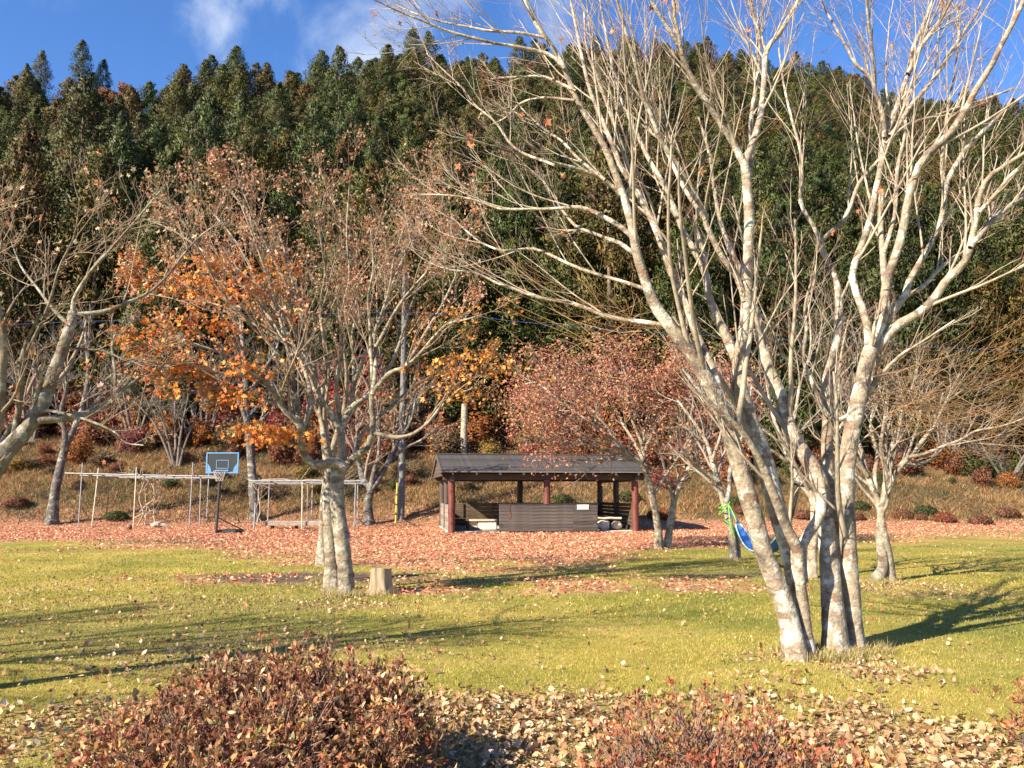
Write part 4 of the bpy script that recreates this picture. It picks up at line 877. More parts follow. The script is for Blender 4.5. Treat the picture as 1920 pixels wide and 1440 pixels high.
def back_tree(name, label, px, py, Y, stems, seed, mats=('bark_dark', 'bark_dark', 'bark_dark'), foliage=None, m=(7, 5, 4), up=.18, maxlen=2.5):
    b = at(px, py, Y)
    build_tree(name, label, 'tree', b, stems, specs=(dict(m=m[0], lf=.5, ang=42, up=up, k=7, t0=.35, rf=.55, wig=.06, sides=5, minr=.014, maxlen=maxlen), dict(m=m[1], lf=.55, ang=40, up=up * .7, k=5, t0=.2, rf=.6, wig=.06, sides=3, minr=.009),
        dict(m=m[2], lf=.6, ang=40, up=.1, k=4, t0=.2, rf=.6, sides=3, thin=True, minr=.006)), mats=mats, seed=seed, foliage=foliage)
Yb = 38.8
back_tree('dark_trunk_tree', 'dark leaning forked trunk left of the pipe pergola', 97, 978, Yb, [(S([(97, 980), (102, 930), (112, 880), (122, 840), (140, 800), (155, 760), (165, 700), (160, 620)], 22, 5), Yb, Yb + 1, 'T', 1),
    (S([(120, 845), (122, 810), (115, 770), (125, 720), (110, 650)], 14, 4), Yb, Yb - 1, 'L', 1), (S([(155, 760), (190, 720), (230, 690), (280, 660)], 9, 3), Yb + .6, Yb, 'L', 1)], 61)
back_tree('dark_trunk_tree', 'tall dark lichened trunk between the two pergolas', 476, 968, 40.5, [(S([(480, 970), (476, 930), (472, 880), (468, 830), (462, 780), (460, 720), (455, 650), (450, 580)], 22, 7), 40.5, 41, 'T', 1),
    (S([(463, 790), (440, 740), (400, 700), (350, 680)], 9, 3), 40.6, 40, 'L', 1), (S([(461, 750), (490, 700), (520, 650), (530, 580)], 9, 3), 40.6, 42, 'L', 1)], 67, foliage=crown_leaves(SALMON, .14, .3, 1, .1))
back_tree('forked_tree', 'short Y-forked tree on the bank right of the maple trunks', 691, 978, 40.0, [(S([(692, 980), (690, 940), (695, 918), (680, 895), (672, 860), (668, 820), (680, 770)], 20, 5), 40, 40, 'T', 1),
    (S([(697, 918), (712, 895), (728, 865), (745, 830), (770, 790), (780, 740)], 13, 3), 40, 41, 'L', 1), (S([(695, 918), (702, 880), (710, 850), (712, 800), (705, 740)], 12, 3), 40, 39, 'L', 1),
    (S([(728, 865), (760, 840), (790, 825), (830, 800)], 8, 3), 40.5, 40, 'L', 1)], 71, mats=('bark_dark', 'branch_grey', 'twig_tan'), foliage=crown_leaves([(.5, .08, .06), (.55, .2, .08), (.5, .26, .1)], .12, .35, 2, .1))
for i, (px, Y, lab) in enumerate(((250, 50, 'grey leafless tree in the thicket above the left pergola'), (385, 51, 'grey leafless tree in the thicket above the basketball hoop'), (560, 51, 'grey leafless tree in the thicket behind the maple'),
        (330, 47, 'low grey leafless tree on the bank behind the hoop'), (1790, 54, 'grey leafless sapling at the dark forest edge at right'), (1890, 50, 'pale leafless shrub at the right edge of the bank'), (60, 50, 'grey leafless tree in the thicket behind the leaning tree'), (770, 52, 'grey leafless tree in the thicket left of the shelter roof'))):
    x = (px - 960) / FPX * Y; z = float(terrain(x, Y)); py = HOR - FPX * (z - EYE) / Y
    r = np.random.default_rng(800 + i); st = []
    hgt = (150, 170, 180, 120, 130, 80, 160, 150)[i]
    for j in range(5):
        dx = (j - 2) * 26 + r.normal(0, 8)
        st.append((S([(px + (j - 2) * 3, py), (px + dx * .4, py - hgt * .35), (px + dx * .8, py - hgt * .7), (px + dx * 1.4, py - hgt * (.85 + .3 * r.random()))], 7, 2.5), Y, Y + r.normal(0, 1), 'L', 1))
    back_tree('leafless_tree', lab, px, py, Y, st, 900 + i, mats=('branch_dim', 'branch_dim', 'branch_dim'), m=(7, 5, 3), up=.05, maxlen=2.6)
# cedar trunk stub by the forest edge, sunlight put into its pale colour, and red maple glimpsed behind the maple
Yd = 49.5; x = (869 - 960) / FPX * Yd; zt = float(terrain(x, Yd))
a = Acc(); k = 9; P = np.stack([np.linspace(0, .05, k), np.zeros(k), np.linspace(-.3, 3.3, k)], 1); batch_tubes(a, P[None], np.linspace(.21, .17, k)[None], 10, lump=.06)
a.add(np.array([(0.05 + .16 * math.cos(t), .16 * math.sin(t), 3.3 + (.15 if j % 2 else .0)) for j, t in enumerate(np.arange(8) * .785)] + [(.05, 0, 3.25)]), np.array([[j, (j + 1) % 8, 8] for j in range(8)]))
o = link('sunlit_cedar_stub', a.mesh('sunlit_cedar_stub'), M['branch_pale'], loc=(x, Yd, zt)); tag(o, 'cedar trunk stub coloured sunlit pale above the shelter roof at the forest edge', 'cedar trunk')
red_st = []
Yv = 30.0
back_tree('red_maple', 'slim crimson-leaved maple glimpsed behind the orange maple trunks', 640, 1000, Yv, [(S([(640, 988), (642, 930), (640, 860), (646, 800), (650, 740), (655, 690)], 9, 3), Yv, Yv, 'T', 1), (S([(641, 840), (620, 790), (605, 760), (590, 730)], 6, 3), Yv, Yv - .5, 'L', 1), (S([(646, 800), (670, 760), (690, 730), (705, 690)], 6, 3), Yv, Yv + .5, 'L', 1)], 75,
    mats=('bark_dark', 'bark_dark', 'bark_dark'), foliage=crown_leaves([(.55, .05, .06), (.6, .1, .05), (.5, .04, .07)], .1, .5, 2, .1), maxlen=1.0)

# ------------------------------------------------------------------ built things
def boxmesh(name, sx, sy, sz, bev=.008):
    bm = bmesh.new(); bmesh.ops.create_cube(bm, size=1.0)
    bmesh.ops.scale(bm, vec=(sx, sy, sz), verts=bm.verts)
    if bev: bmesh.ops.bevel(bm, geom=list(bm.edges), offset=min(bev, sx * .3, sy * .3, sz * .3), segments=1, affect='EDGES')
    me = bpy.data.meshes.new(name); bm.to_mesh(me); bm.free(); return me
def box(name, size, loc, mat, parent, rot=(0, 0, 0), bev=.008):
    return link(name, boxmesh(name, *size, bev), mat, parent, loc, rot)
def tube(name, pts, rad, mat, parent, sides=10, k=None, lump=0.0, closed=False):
    p = np.asarray(pts, float); k = k or max(2, len(p))
    if len(p) > 2: p = resample(p, k)
    else: p = np.linspace(p[0], p[1], k)
    a = Acc(); R = np.linspace(rad, rad, k) if np.isscalar(rad) else np.interp(np.linspace(0, 1, k), np.linspace(0, 1, len(rad)), rad)
    batch_tubes(a, p[None], R[None], sides, lump=lump)
    V = a.V[0]
    for e, s_ in ((0, 1), (k - 1, -1)):      # end caps
        ring = V[e * sides:(e + 1) * sides]; c = ring.mean(0)
        a.add(np.vstack([ring, c]), np.array([[j, (j + 1) % sides, sides][::s_] for j in range(sides)]))
    return link(name, a.mesh(name), mat, parent)

def board_mat(name, c, mapscale, scale=2.4):
    m, nt, b = new_mat(name); n1 = noise(nt, scale, 6, .7, mapscale=mapscale); n2 = noise(nt, 1.3, 4, .6)
    oi = nt.nodes.new('ShaderNodeObjectInfo')
    col = ramp(nt, [(.3, tuple(v * .45 for v in c)), (.5, c), (.72, tuple(min(1, v * 1.7) for v in c))], n1)
    col = mixc(nt, 1.0, col, ramp(nt, [(0, (.6, .57, .55)), (.35, (.95, .92, .9)), (.7, (1.25, 1.15, 1.05)), (1, (.8, .8, .82))], oi.outputs['Random']), 'MULTIPLY')
    col = mixc(nt, .6, col, ramp(nt, [(.35, (.6, .6, .6)), (.65, (1.25, 1.25, 1.25))], n2), 'MULTIPLY')
    nt.links.new(col, b.inputs['Base Color']); b.inputs['Roughness'].default_value = .85; bump(nt, b, n1, .5, .01); return m
M['red_post'] = plain('red stained log', (.13, .032, .02), .6, .5, 3, mapscale=(6, 6, .8))
M['dark_wood'] = plain('dark weathered wood', (.065, .045, .035), .75, .4, 3, mapscale=(.6, 8, 8))
M['board'] = board_mat('grey weathered board', (.085, .072, .066), (.8, 9, 14))
M['board_pale'] = board_mat('pale weathered board', (.26, .22, .18), (2.0, 2.0, 12))
M['board_in'] = board_mat('brown inner board', (.09, .062, .04), (.8, .8, 10))
M['roof'] = board_mat('charcoal shingle', (.058, .052, .05), (3, 3, 3))
M['rooftrim'] = plain('roof edge', (.16, .15, .15), .6, .2, 4)
M['concrete'] = plain('pale concrete', (.50, .46, .38), .85, .15, 5)
M['stone'] = plain('pale stone', (.62, .57, .46), .8, .2, 4)
M['slab'] = plain('pale wood slab', (.50, .42, .30), .75, .3, 3, mapscale=(.7, 8, 8))
M['galv'] = plain('galvanised pipe', (.30, .30, .30), .5, .25, 6, .3)
M['rustpipe'] = plain('rusty pipe', (.30, .17, .10), .7, .35, 6)
M['creampipe'] = plain('cream painted pipe', (.55, .48, .36), .6, .2, 6)
M['black'] = plain('black paint', (.025, .025, .028), .5, .3, 6)
M['blue'] = plain('sky blue plastic', (.10, .24, .42), .45, .15, 5)
M['smoke'] = plain('smoked backboard', (.012, .017, .018), .5, .2, 4)
M['white'] = plain('white paint', (.72, .70, .64), .6, .1, 5)
M['net'] = plain('net cord', (.55, .50, .42), .8, .2, 9)
M['yellow'] = plain('yellow plastic', (.50, .38, .05), .5, .15, 4)
M['pole'] = plain('concrete pole', (.14, .14, .13), .8, .15, 3)
M['lime'] = plain('lime strap', (.17, .42, .05), .6, .15, 8)
M['hamblue'] = plain('blue hammock cloth', (.03, .11, .36), .7, .2, 9)
M['hamedge'] = plain('aqua hammock edge', (.3, .55, .52), .7, .15, 9)
M['cable'] = plain('blue cable', (.05, .09, .26), .5, .1, 4)
M['ball'] = plain('brown basketball', (.20, .085, .04), .6, .25, 18)
M['signp'] = plain('cream sign', (.72, .68, .50), .6, .1, 5)
M['redcord'] = plain('red cord', (.45, .06, .08), .7, .2, 9)
M['stumpbark'] = plain('weathered stump wood', (.30, .22, .14), .85, .65, 1.6, mapscale=(9, 9, .7), bstr=.8)
M['stumptop'] = plain('cut stump face', (.24, .17, .11), .85, .35, 8)

# open shelter
SH = thing('shelter', 'low open timber shelter with charcoal roof and red log posts', 'shelter', (0.86, 37.0, 0), math.radians(8))
W2, D2 = 3.58, 2.9
link('floor_slab', boxmesh('floor_slab', W2 * 2 + .3, D2 * 2, .08, .01), M['concrete'], SH, (0, .15, .02))
def post(x, y, h, r=.125, m='red_post'):
    P = np.column_stack([np.full(6, x) + RNG.normal(0, .008, 6), np.full(6, y), np.linspace(0, h, 6)]); return tube('post', P, r, M[m], SH, 12, 9, .04)
for x in (-W2, .08, W2): post(x, -D2, 2.02, .135)
post(-W2, 0, 2.05, m='dark_wood'); post(W2, 0, 2.05, m='dark_wood')
for x in (-W2, -.1, W2): post(x, D2, 2.02, m='dark_wood')
for y in (-D2, D2):
    box('beam', (W2 * 2 + .7, .16, .24), (0, y, 2.13), M['dark_wood'], SH); box('fascia_board', (W2 * 2 + .8, .05, .20), (0, y - .3 * np.sign(-y) * -1, 2.3 - .05), M['dark_wood'], SH)
for x in (-W2, W2):
    tube('tie_log', [(x, -D2 - .35, 2.06), (x, D2 + .35, 2.06)], .11, M['dark_wood'], SH, 10, 4)
    tube('king_post', [(x, 0, 2.1), (x, 0, 2.92)], .09, M['dark_wood'], SH, 8, 3)
tube('ridge_log', [(-W2 - .3, 0, 2.86), (W2 + .3, 0, 2.86)], .09, M['dark_wood'], SH, 8, 4)
for i, x in enumerate(np.linspace(-W2, W2, 9)):
    for s_ in (-1, 1): box('rafter', (.07, D2 + .75, .10), (x, s_ * (D2 + .55) / 2, 2.60), M['dark_wood'], SH, (math.atan2(.72, D2 + .5) * -s_, 0, 0))
# roof courses: overlapping strips on both slopes
EAVE, RIDGE, OH = 2.30, 3.06, .55
run = D2 + OH; ang = math.atan2(RIDGE - EAVE, run); sl = math.hypot(run, RIDGE - EAVE); nc = 11
for s_ in (-1, 1):
    for i in range(nc):
        d = (i + .5) / nc
        o = box('shingle_course', (W2 * 2 + .9 + RNG.normal(0, .012), sl / nc + .07, .022), (RNG.normal(0, .006), s_ * run * (1 - d), EAVE + (RIDGE - EAVE) * d + .03), M['roof'], SH, (-s_ * (ang - .035), 0, 0), .004)
box('ridge_cap', (W2 * 2 + .94, .24, .04), (0, 0, RIDGE + .05), M['roof'], SH)
for x in (-W2 - .44, W2 + .44):
    for s_ in (-1, 1): box('barge_board', (.05, sl, .17), (x, s_ * run / 2, (EAVE + RIDGE) / 2 - .03), M['board'], SH, (-s_ * ang, 0, 0))
for x in (-W2 - .38, W2 + .38):    # boarded gables
    for j, z in enumerate(np.arange(2.2, 2.86, .15)):
        hw = (RIDGE - .12 - z) / (RIDGE - EAVE) * run
        box('gable_board', (.025, hw * 2, .145), (x, 0, z + .02), M['board_in'], SH)
box('eave_trim', (W2 * 2 + .92, .03, .05), (0, -run - .02, EAVE + .005), M['rooftrim'], SH)
def boards(x0, x1, y0, y1, h, n, mat, nm='wall_board', t=.035, z0=.06, gap=.006, jit=.006):
    L = math.hypot(x1 - x0, y1 - y0); rz = math.atan2(y1 - y0, x1 - x0); bh = h / n
    for i in range(n): box(nm, (L + RNG.normal(0, .01), t, bh - gap), ((x0 + x1) / 2 + RNG.normal(0, .002), (y0 + y1) / 2 + RNG.normal(0, jit), z0 + bh * (i + .5)), M[mat], SH, (0, RNG.normal(0, .0012), rz))
FX0, FX1 = -1.78, 2.03
boards(FX0, FX1 - .95, -D2 - .18, -D2 - .18, 1.0, 8, 'board', 'front_wall_board'); boards(FX1 - .95, FX1, -D2 - .18, -D2 - .18, 1.0, 8, 'board', 'front_wall_board')
for x in (FX0 + .03, .1, FX1 - .03): box('wall_stud', (.07, .07, 1.05), (x, -D2 - .13 + (.05 if x == .1 else 0), .55), M['board'], SH)
box('wall_cap', (FX1 - FX0 + .06, .10, .03), ((FX0 + FX1) / 2, -D2 - .17, 1.085), M['board'], SH)
boards(-W2, W2, D2 - .08, D2 - .08, 1.0, 6, 'board_in', 'back_wall_board')
for x in np.linspace(-W2 + .9, W2 - .9, 5): box('wall_stud', (.07, .06, 1.0), (x, D2 - .14, .55), M['dark_wood'], SH)
boards(W2 - .02, W2 - .02, -D2 + .3, D2 - .1, 1.05, 7, 'board_in', 'side_wall_board', gap=.02)
boards(-W2 - .06, -W2 - .06, -D2 - .0, D2 - .1, 1.0, 6, 'board_pale', 'side_wall_board', jit=.02)
# picnic things inside
o = thing('sign', 'small cream notice board on the front wall of the shelter', 'sign', tuple(np.array(SH.location) + np.array((0, 0, 0))), math.radians(8))
box('panel', (.42, .02, .15), (1.45, -D2 - .217, .97), M['white'], o, bev=.003); box('frame', (.46, .014, .19), (1.45, -D2 - .209, .97), M['signp'], o, bev=.003)
o = tube('hanging_rope', [(-1.42, 0, 1.1), (-1.42, 0, .9), (-1.38, 0, .75), (-1.43, 0, .55)], .012, M['redcord'], None, 5, 10)
o.location = SH.location; o.rotation_euler = SH.rotation_euler
for v in o.data.vertices: v.co.y = -D2 - .23
tag(o, 'thin red rope hanging down the left end of the shelter front wall', 'rope')
tb = thing('stone_table', 'sunlit pale concrete table under the left of the shelter roof', 'table', (-1.1, 35.5, 0), math.radians(5))
box('pedestal', (.75, .6, .34), (.1, 0, .23), M['stone'], tb, bev=.03); box('top', (1.1, .72, .06), (-.05, 0, .43), M['slab'], tb, bev=.01)
bn = thing('log_bench', 'dark low wooden bench inside the left end of the shelter', 'bench', (-2.05, 35.2, 0), math.radians(12))
box('seat', (.8, .3, .06), (0, 0, .38), M['dark_wood'], bn); 
for x in (-.3, .3): box('leg', (.08, .26, .35), (x, 0, .18), M['dark_wood'], bn)
sb = thing('slab_bench', 'rough wooden slab bench on a pale stone under the right of the shelter', 'bench', (3.75, 35.1, 0), math.radians(3))
a = Acc(); P = np.column_stack([np.linspace(-.55, .55, 9), np.zeros(9), .52 + RNG.normal(0, .008, 9)]); batch_tubes(a, P[None], np.full((1, 9), .05), 10, lump=.12)
a.V[0] *= (1, 4.2, 1); link('seat', a.mesh('seat'), M['slab'], sb)
for x, r_, m_ in ((-.18, .26, 'stone'), (.38, .2, 'slab')):
    bm = bmesh.new(); bmesh.ops.create_icosphere(bm, subdivisions=2, radius=r_)
    for v in bm.verts: v.co = Vector((v.co.x * 1.15, v.co.y * .9, v.co.z * .95)) * (1 + .12 * math.sin(v.co.x * 17 + v.co.z * 23)); v.co.z = max(v.co.z, -.24)
    me = bpy.data.meshes.new('leg'); bm.to_mesh(me); bm.free(); link('leg', me, M[m_], sb, (x, 0, .27))
# bicycle standing in the shade behind the front wall
bk = thing('bicycle', 'small bicycle in the shade behind the right end of the shelter wall', 'bicycle', (2.75, 35.3, .06), math.radians(10))
def ring(name, c, R, r_, mat, parent, axis='y', n=24):
    t = np.linspace(0, 2 * math.pi, n + 1); P = np.stack([c[0] + R * np.cos(t), np.full(n + 1, c[1]), c[2] + R * np.sin(t)], 1) if axis == 'y' else np.stack([c[0] + R * np.cos(t), c[1] + R * np.sin(t), np.full(n + 1, c[2])], 1)
    a = Acc(); T = np.gradient(P, axis=0); up = np.array((0, 1, 0)) if axis == 'y' else np.array((0, 0, 1))
    U = nrm(np.cross(T, up)); s6_ = 6; an = np.arange(s6_) * 2 * math.pi / s6_
    V = P[:, None] + r_ * (np.cos(an)[None, :, None] * U[:, None] + np.sin(an)[None, :, None] * up)
    i = np.arange(n)[:, None] * s6_; j = np.arange(s6_); j2 = (j + 1) % s6_
    a.add(V.reshape(-1, 3), np.stack([i + j, i + j2, i + s6_ + j2, i + s6_ + j], -1).reshape(-1, 4)); return link(name, a.mesh(name), mat, parent)
for x in (-.45, .42):
    wh = ring('wheel', (x, 0, .27), .26, .022, M['black'], bk)
    tube('hub', [(x, -.05, .27), (x, .05, .27)], .02, M['galv'], wh, 8)
    for k_ in range(8): t = k_ * math.pi / 4; tube('spoke', [(x, 0, .27), (x + .25 * math.cos(t), 0, .27 + .25 * math.sin(t))], .003, M['galv'], wh, 3)
for p, q in (((-.45, 0, .27), (-.12, 0, .25)), ((-.12, 0, .25), (-.22, 0, .62)), ((-.2, 0, .55), (.3, 0, .66)), ((-.12, 0, .25), (.3, 0, .62)), ((-.45, 0, .27), (-.2, 0, .57)), ((.42, 0, .27), (.28, 0, .78))): tube('frame_tube', [p, q], .016, M['blue'], bk, 8)
box('saddle', (.22, .12, .05), (-.23, 0, .66), M['black'], bk, bev=.02)
tube('handlebar', [(.22, -.26, .86), (.28, -.1, .8), (.28, .1, .8), (.22, .26, .86)], .013, M['white'], bk, 8, 10)
for s_, m_ in ((-1, 'redcord'), (1, 'blue')): tube('grip', [(.225, s_ * .22, .845), (.2, s_ * .33, .87)], .021, M[m_], bk, 8)

# pipe pergolas
def gz(px, py, Y): p = at(px, py, Y); return p
def pergola(name, label, posts, rails, extra=None):
    x0 = np.mean([at(p[0], p[1], p[4])[0] for p in posts]); y0 = np.mean([p[4] for p in posts]); base = np.array((x0, y0, 0))
    root = thing(name, label, 'pergola', tuple(base))
    for (bx, by, tx, ty, Y, m_) in posts:
        A = at(bx, by, Y); B = at(tx, ty, Y); A[2] = float(terrain(A[0], Y)) - .05; tube('post', [A - base, B - base], .027, M[m_], root, 8)
    for (ax, ay, Ya, bx, by, Yb_, m_) in rails:
        A, B = at(ax, ay, Ya) - base, at(bx, by, Yb_) - base; tube('rail', [A, (A + B) / 2 + (0, 0, -.012), B], .024, M[m_], root, 8, 6)
    return root, base
pg, pb = pergola('pergola', 'long pipe pergola with tall posts left of the basketball hoop', [(147, 986, 155, 868, 38.2, 'galv'), (172, 986, 185, 878, 38.4, 'creampipe'), (198, 980, 206, 896, 40.2, 'rustpipe'), (250, 988, 256, 876, 37.8, 'creampipe'), (355, 988, 362, 867, 37.6, 'galv'), (374, 987, 377, 895, 38.6, 'galv'), (387, 983, 392, 886, 40.2, 'galv')],
    [(122, 887, 38.2, 406, 893, 37.7, 'galv'), (150, 891, 38.9, 410, 896, 38.7, 'galv'), (200, 895, 40.1, 415, 897, 40.2, 'galv'), (155, 888, 38.2, 206, 897, 40.2, 'galv'), (256, 889, 37.9, 290, 896, 40.2, 'galv'), (362, 891, 37.7, 392, 897, 40.2, 'galv'), (182, 889, 38.3, 225, 896, 40.2, 'galv'), (310, 890, 37.8, 345, 896, 40.2, 'galv')])
def vine(parent, base, pts_list, seed, rad=.03):
    r = np.random.default_rng(seed); a = Acc(); Ps, Rs = [], []
    for pts, Y in pts_list:
        q = resample(np.array([at(x, y, Y + r.normal(0, .15)) for x, y in pts]), 12); q[1:] += r.normal(0, .02, (11, 3)); Ps.append(q); Rs.append(np.linspace(rad, rad * .4, 12))
    P, R = np.array(Ps), np.array(Rs); batch_tubes(a, P, R, 5); Q, RR = children(P, R, 7, .4, 45, .05, 6, r, minr=.006, t0=.4); batch_tubes(a, Q, RR, 3)
    Q, RR = children(Q, RR, 4, .5, 45, .0, 4, r, minr=.004); batch_tubes(a, Q, RR, 3)
    a.V = [v - base for v in a.V]; return link('vine', a.mesh('vine'), M['branch_pale'], parent)
vn = thing('climbing_vine', 'bare twisting vine climbing the middle of the left pergola', 'vine', tuple(pb))
vine(vn, pb, [([(258, 985), (268, 965), (262, 930), (270, 900), (255, 890), (220, 885)], 39), ([(272, 985), (276, 950), (270, 915), (285, 895), (310, 890)], 39.2), ([(292, 984), (288, 950), (296, 915), (300, 890)], 39.4), ([(250, 972), (270, 962), (290, 958)], 39.0), ([(262, 960), (290, 930), (282, 905), (260, 890), (240, 887)], 39.2)], 5, .035)
a = Acc(); P = np.array([at(x, y, 38.6) for x, y in ((286, 982), (294, 978), (305, 979), (316, 983))]) - pb; P[:, 2] = (.05, .16, .14, .02); batch_tubes(a, resample(P, 8)[None], np.linspace(.14, .09, 8)[None], 9, lump=.12)
o = link('fallen_log', a.mesh('fallen_log'), M['bark_maple'], None, tuple(pb)); tag(o, 'short gnarled log lying under the left pergola', 'log')
pg2, pb2 = pergola('pergola', 'shorter pipe pergola draped with dry vine behind the maple trunks', [(502, 986, 505, 908, 39.0, 'galv'), (566, 996, 567, 903, 36.8, 'creampipe'), (576, 984, 577, 908, 39.2, 'galv'), (584, 983, 586, 908, 39.6, 'galv'), (664, 993, 667, 901, 36.9, 'galv'), (670, 990, 671, 905, 38.8, 'galv')],
    [(468, 901, 37, 684, 901, 36.8, 'galv'), (470, 904, 38.0, 682, 904, 38.0, 'galv'), (480, 907, 39.3, 680, 907, 39.4, 'galv'), (505, 902, 37, 520, 908, 39.3, 'galv'), (567, 902, 36.9, 580, 908, 39.3, 'galv'), (667, 902, 36.9, 668, 908, 39.3, 'galv')])
vn2 = thing('dry_vine', 'pale dry vine lying along the top of the shorter pergola', 'vine', tuple(pb2))
vine(vn2, pb2, [([(480, 902), (520, 899), (560, 902), (610, 899), (660, 903)], 37.6), ([(482, 985), (488, 950), (484, 920), (495, 902), (530, 900)], 38), ([(490, 985), (480, 955), (492, 925), (486, 902)], 38.2), ([(540, 901), (580, 900), (640, 901), (675, 900)], 38.4), ([(500, 903), (540, 905), (560, 903)], 38.8)], 8, .03)
A = at(476, 996, 36.6); B = at(479, 943, 36.6); A[2] = 0
o = tube('short_pipe_post', [A, B], .035, M['galv'], None, 8); tag(o, 'short bare pipe post left of the shorter pergola', 'post')
pbn = thing('plank_bench', 'low grey plank bench under the shorter pergola', 'bench', tuple(gnd(555, 995) * (1, 1, 0)))
bx0 = at(500, 990, 37.2)[0]; bx1 = at(612, 990, 37.2)[0]; pbn.location = ((bx0 + bx1) / 2, 37.2, 0)
for dy in (-.16, .0, .16): box('plank', (bx1 - bx0, .14, .05), (0, dy, .32), M['board_pale'], pbn)
box('side_plank', (bx1 - bx0, .04, .17), (0, -.25, .24), M['board_pale'], pbn)
for x in (-1.0, 0, 1.0): box('leg', (.08, .3, .3), (x, 0, .14), M['board'], pbn)

# basketball hoop
YH = 33.7; hb = gnd(405, 1001); YH = hb[1]
hp = thing('basketball_hoop', 'portable basketball hoop with blue-edged dark backboard on a black pole', 'basketball hoop', tuple(hb))
top = at(414, 880, YH) - hb
tube('pole', [(0, 0, 0), top * .5, top + (0, 0, .1)], .05, M['black'], hp, 10, 6)
bc = at(417.5, 868, YH - .35) - hb; bw, bh = 1.22, .78
bb = box('backboard', (bw, .03, bh), tuple(bc), M['smoke'], hp, bev=.004)
for dx, dz, sx, sz in ((0, bh / 2 - .025, bw, .05), (0, -bh / 2 + .03, bw, .06), (-bw / 2 + .028, 0, .055, bh - .11), (bw / 2 - .028, 0, .055, bh - .11)): box('border', (sx, .02, sz), (dx, -.027, dz), M['blue'], bb)
for sx_ in (-1, 1):    # broad corners of the border
    a = Acc(); q = np.array([(sx_ * .55, -.02, -.33), (sx_ * .55, -.02, -.02), (sx_ * .44, -.02, -.16), (sx_ * .40, -.02, -.33)]); q2 = q - (0, .012, 0)
    a.add(np.vstack([q, q2]), np.array([[0, 1, 2, 3], [7, 6, 5, 4], [0, 4, 5, 1], [1, 5, 6, 2], [2, 6, 7, 3], [3, 7, 4, 0]])); link('border_corner', a.mesh('border_corner', False), M['blue'], bb)
for dx, dz, sx, sz in ((0, .10, .46, .022), (0, -.20, .46, .022), (-.22, -.05, .022, .28), (.22, -.05, .022, .28)): box('target_line', (sx, .012, sz), (dx, -.022, dz), M['blue'], bb, bev=0)
box('bracket', (.5, .05, .06), (0, -.04, -.29), M['blue'], bb)
rm = ring('rim', (bc[0], bc[1] - .30, bc[2] - .31), .225, .012, M['rustpipe'], hp, 'z')
n = 12; net = Acc(); Ps = []
for k_ in range(n):
    for d in (1, -1):
        t = np.linspace(0, 1, 7); th = k_ * 2 * math.pi / n + d * t * 1.3; R_ = .22 - .1 * t
        Ps.append(np.stack([bc[0] + R_ * np.cos(th), bc[1] - .30 + R_ * np.sin(th), bc[2] - .32 - t * .36], 1))
batch_tubes(net, np.array(Ps), np.full((len(Ps), 7), .006), 3); link('net', net.mesh('net'), M['net'], hp)
for dz in (-.15, .15): tube('arm', [top + (0, 0, dz - .25), bc + (0, .02, dz)], .02, M['black'], hp, 6)
tube('strut', [(.02, .05, .6), (.9, .5, .1)], .022, M['black'], hp, 6); box('base', (.75, .95, .14), (.35, .55, .07), M['black'], hp, bev=.04)
# basketball
bm = bmesh.new(); bmesh.ops.create_uvsphere(bm, u_segments=20, v_segments=12, radius=.12); me = bpy.data.meshes.new('ball'); bm.to_mesh(me); bm.free()
for p in me.polygons: p.use_smooth = True
g = gnd(242, 994); bl = thing('basketball', 'brown basketball lying on the leaves before the left pergola', 'ball', (g[0], g[1], .12)); link('ball', me, M['ball'], bl)
for ax in ('y', 'z'): ring('seam', (0, 0, 0), .1185, .004, M['black'], bl, ax)

# utility pole, its yellow guard and the cable
Yp = 41.0; pbp = at(752, 972, Yp); pbp[2] = float(terrain(pbp[0], Yp)); pt = at(757, 506, Yp)
up_ = thing('utility_pole', 'grey concrete utility pole left of the shelter', 'pole', tuple(pbp))
tube('shaft', [(0, 0, -.3), (0, 0, pt[2] - pbp[2])], [.165, .10], M['pole'], up_, 14, 8)
for z in (1.6, 2.6, 3.6): tube('band', [(0, 0, z), (0, 0, z + .05)], .166 - z * .004, M['galv'], up_, 14)
gA = at(742, 985, 40.4); gA[2] = float(terrain(gA[0], 40.4)); gB = at(745, 905, 40.5)
gw = thing('guy_wire', 'guy wire in a yellow striped guard beside the utility pole', 'guy wire', tuple(gA))
d_ = gB - gA
ed_ = [0, .2, .24, .44, .48, .68, .72, 1.0]
for j in range(7): tube('guard_band', [d_ * ed_[j], d_ * ed_[j + 1]], .045, M['yellow' if j % 2 == 0 else 'black'], gw, 8)
tube('wire', [d_ * 1.0, pt - gA - (0, 0, 1.2)], .008, M['galv'], gw, 4)
for py0, py1, py2, lab in ((596, 590, 668, 'thin blue cable strung across in front of the forest'),):
    zc = at(757, 586, Yp - .13)[2]; ctr = np.array((at(757, 586, Yp - .13)[0], Yp - .13, zc))
    L = np.array([at(-250, 620, 38), at(240, 600, 40.2), ctr, at(1000, 606, 41), at(1210, 622, 41.4), at(1840, 655, 43), at(2200, 660, 44)])
    o = tube('cable', L, .009, M['cable'], None, 5, 60); tag(o, lab, 'cable')

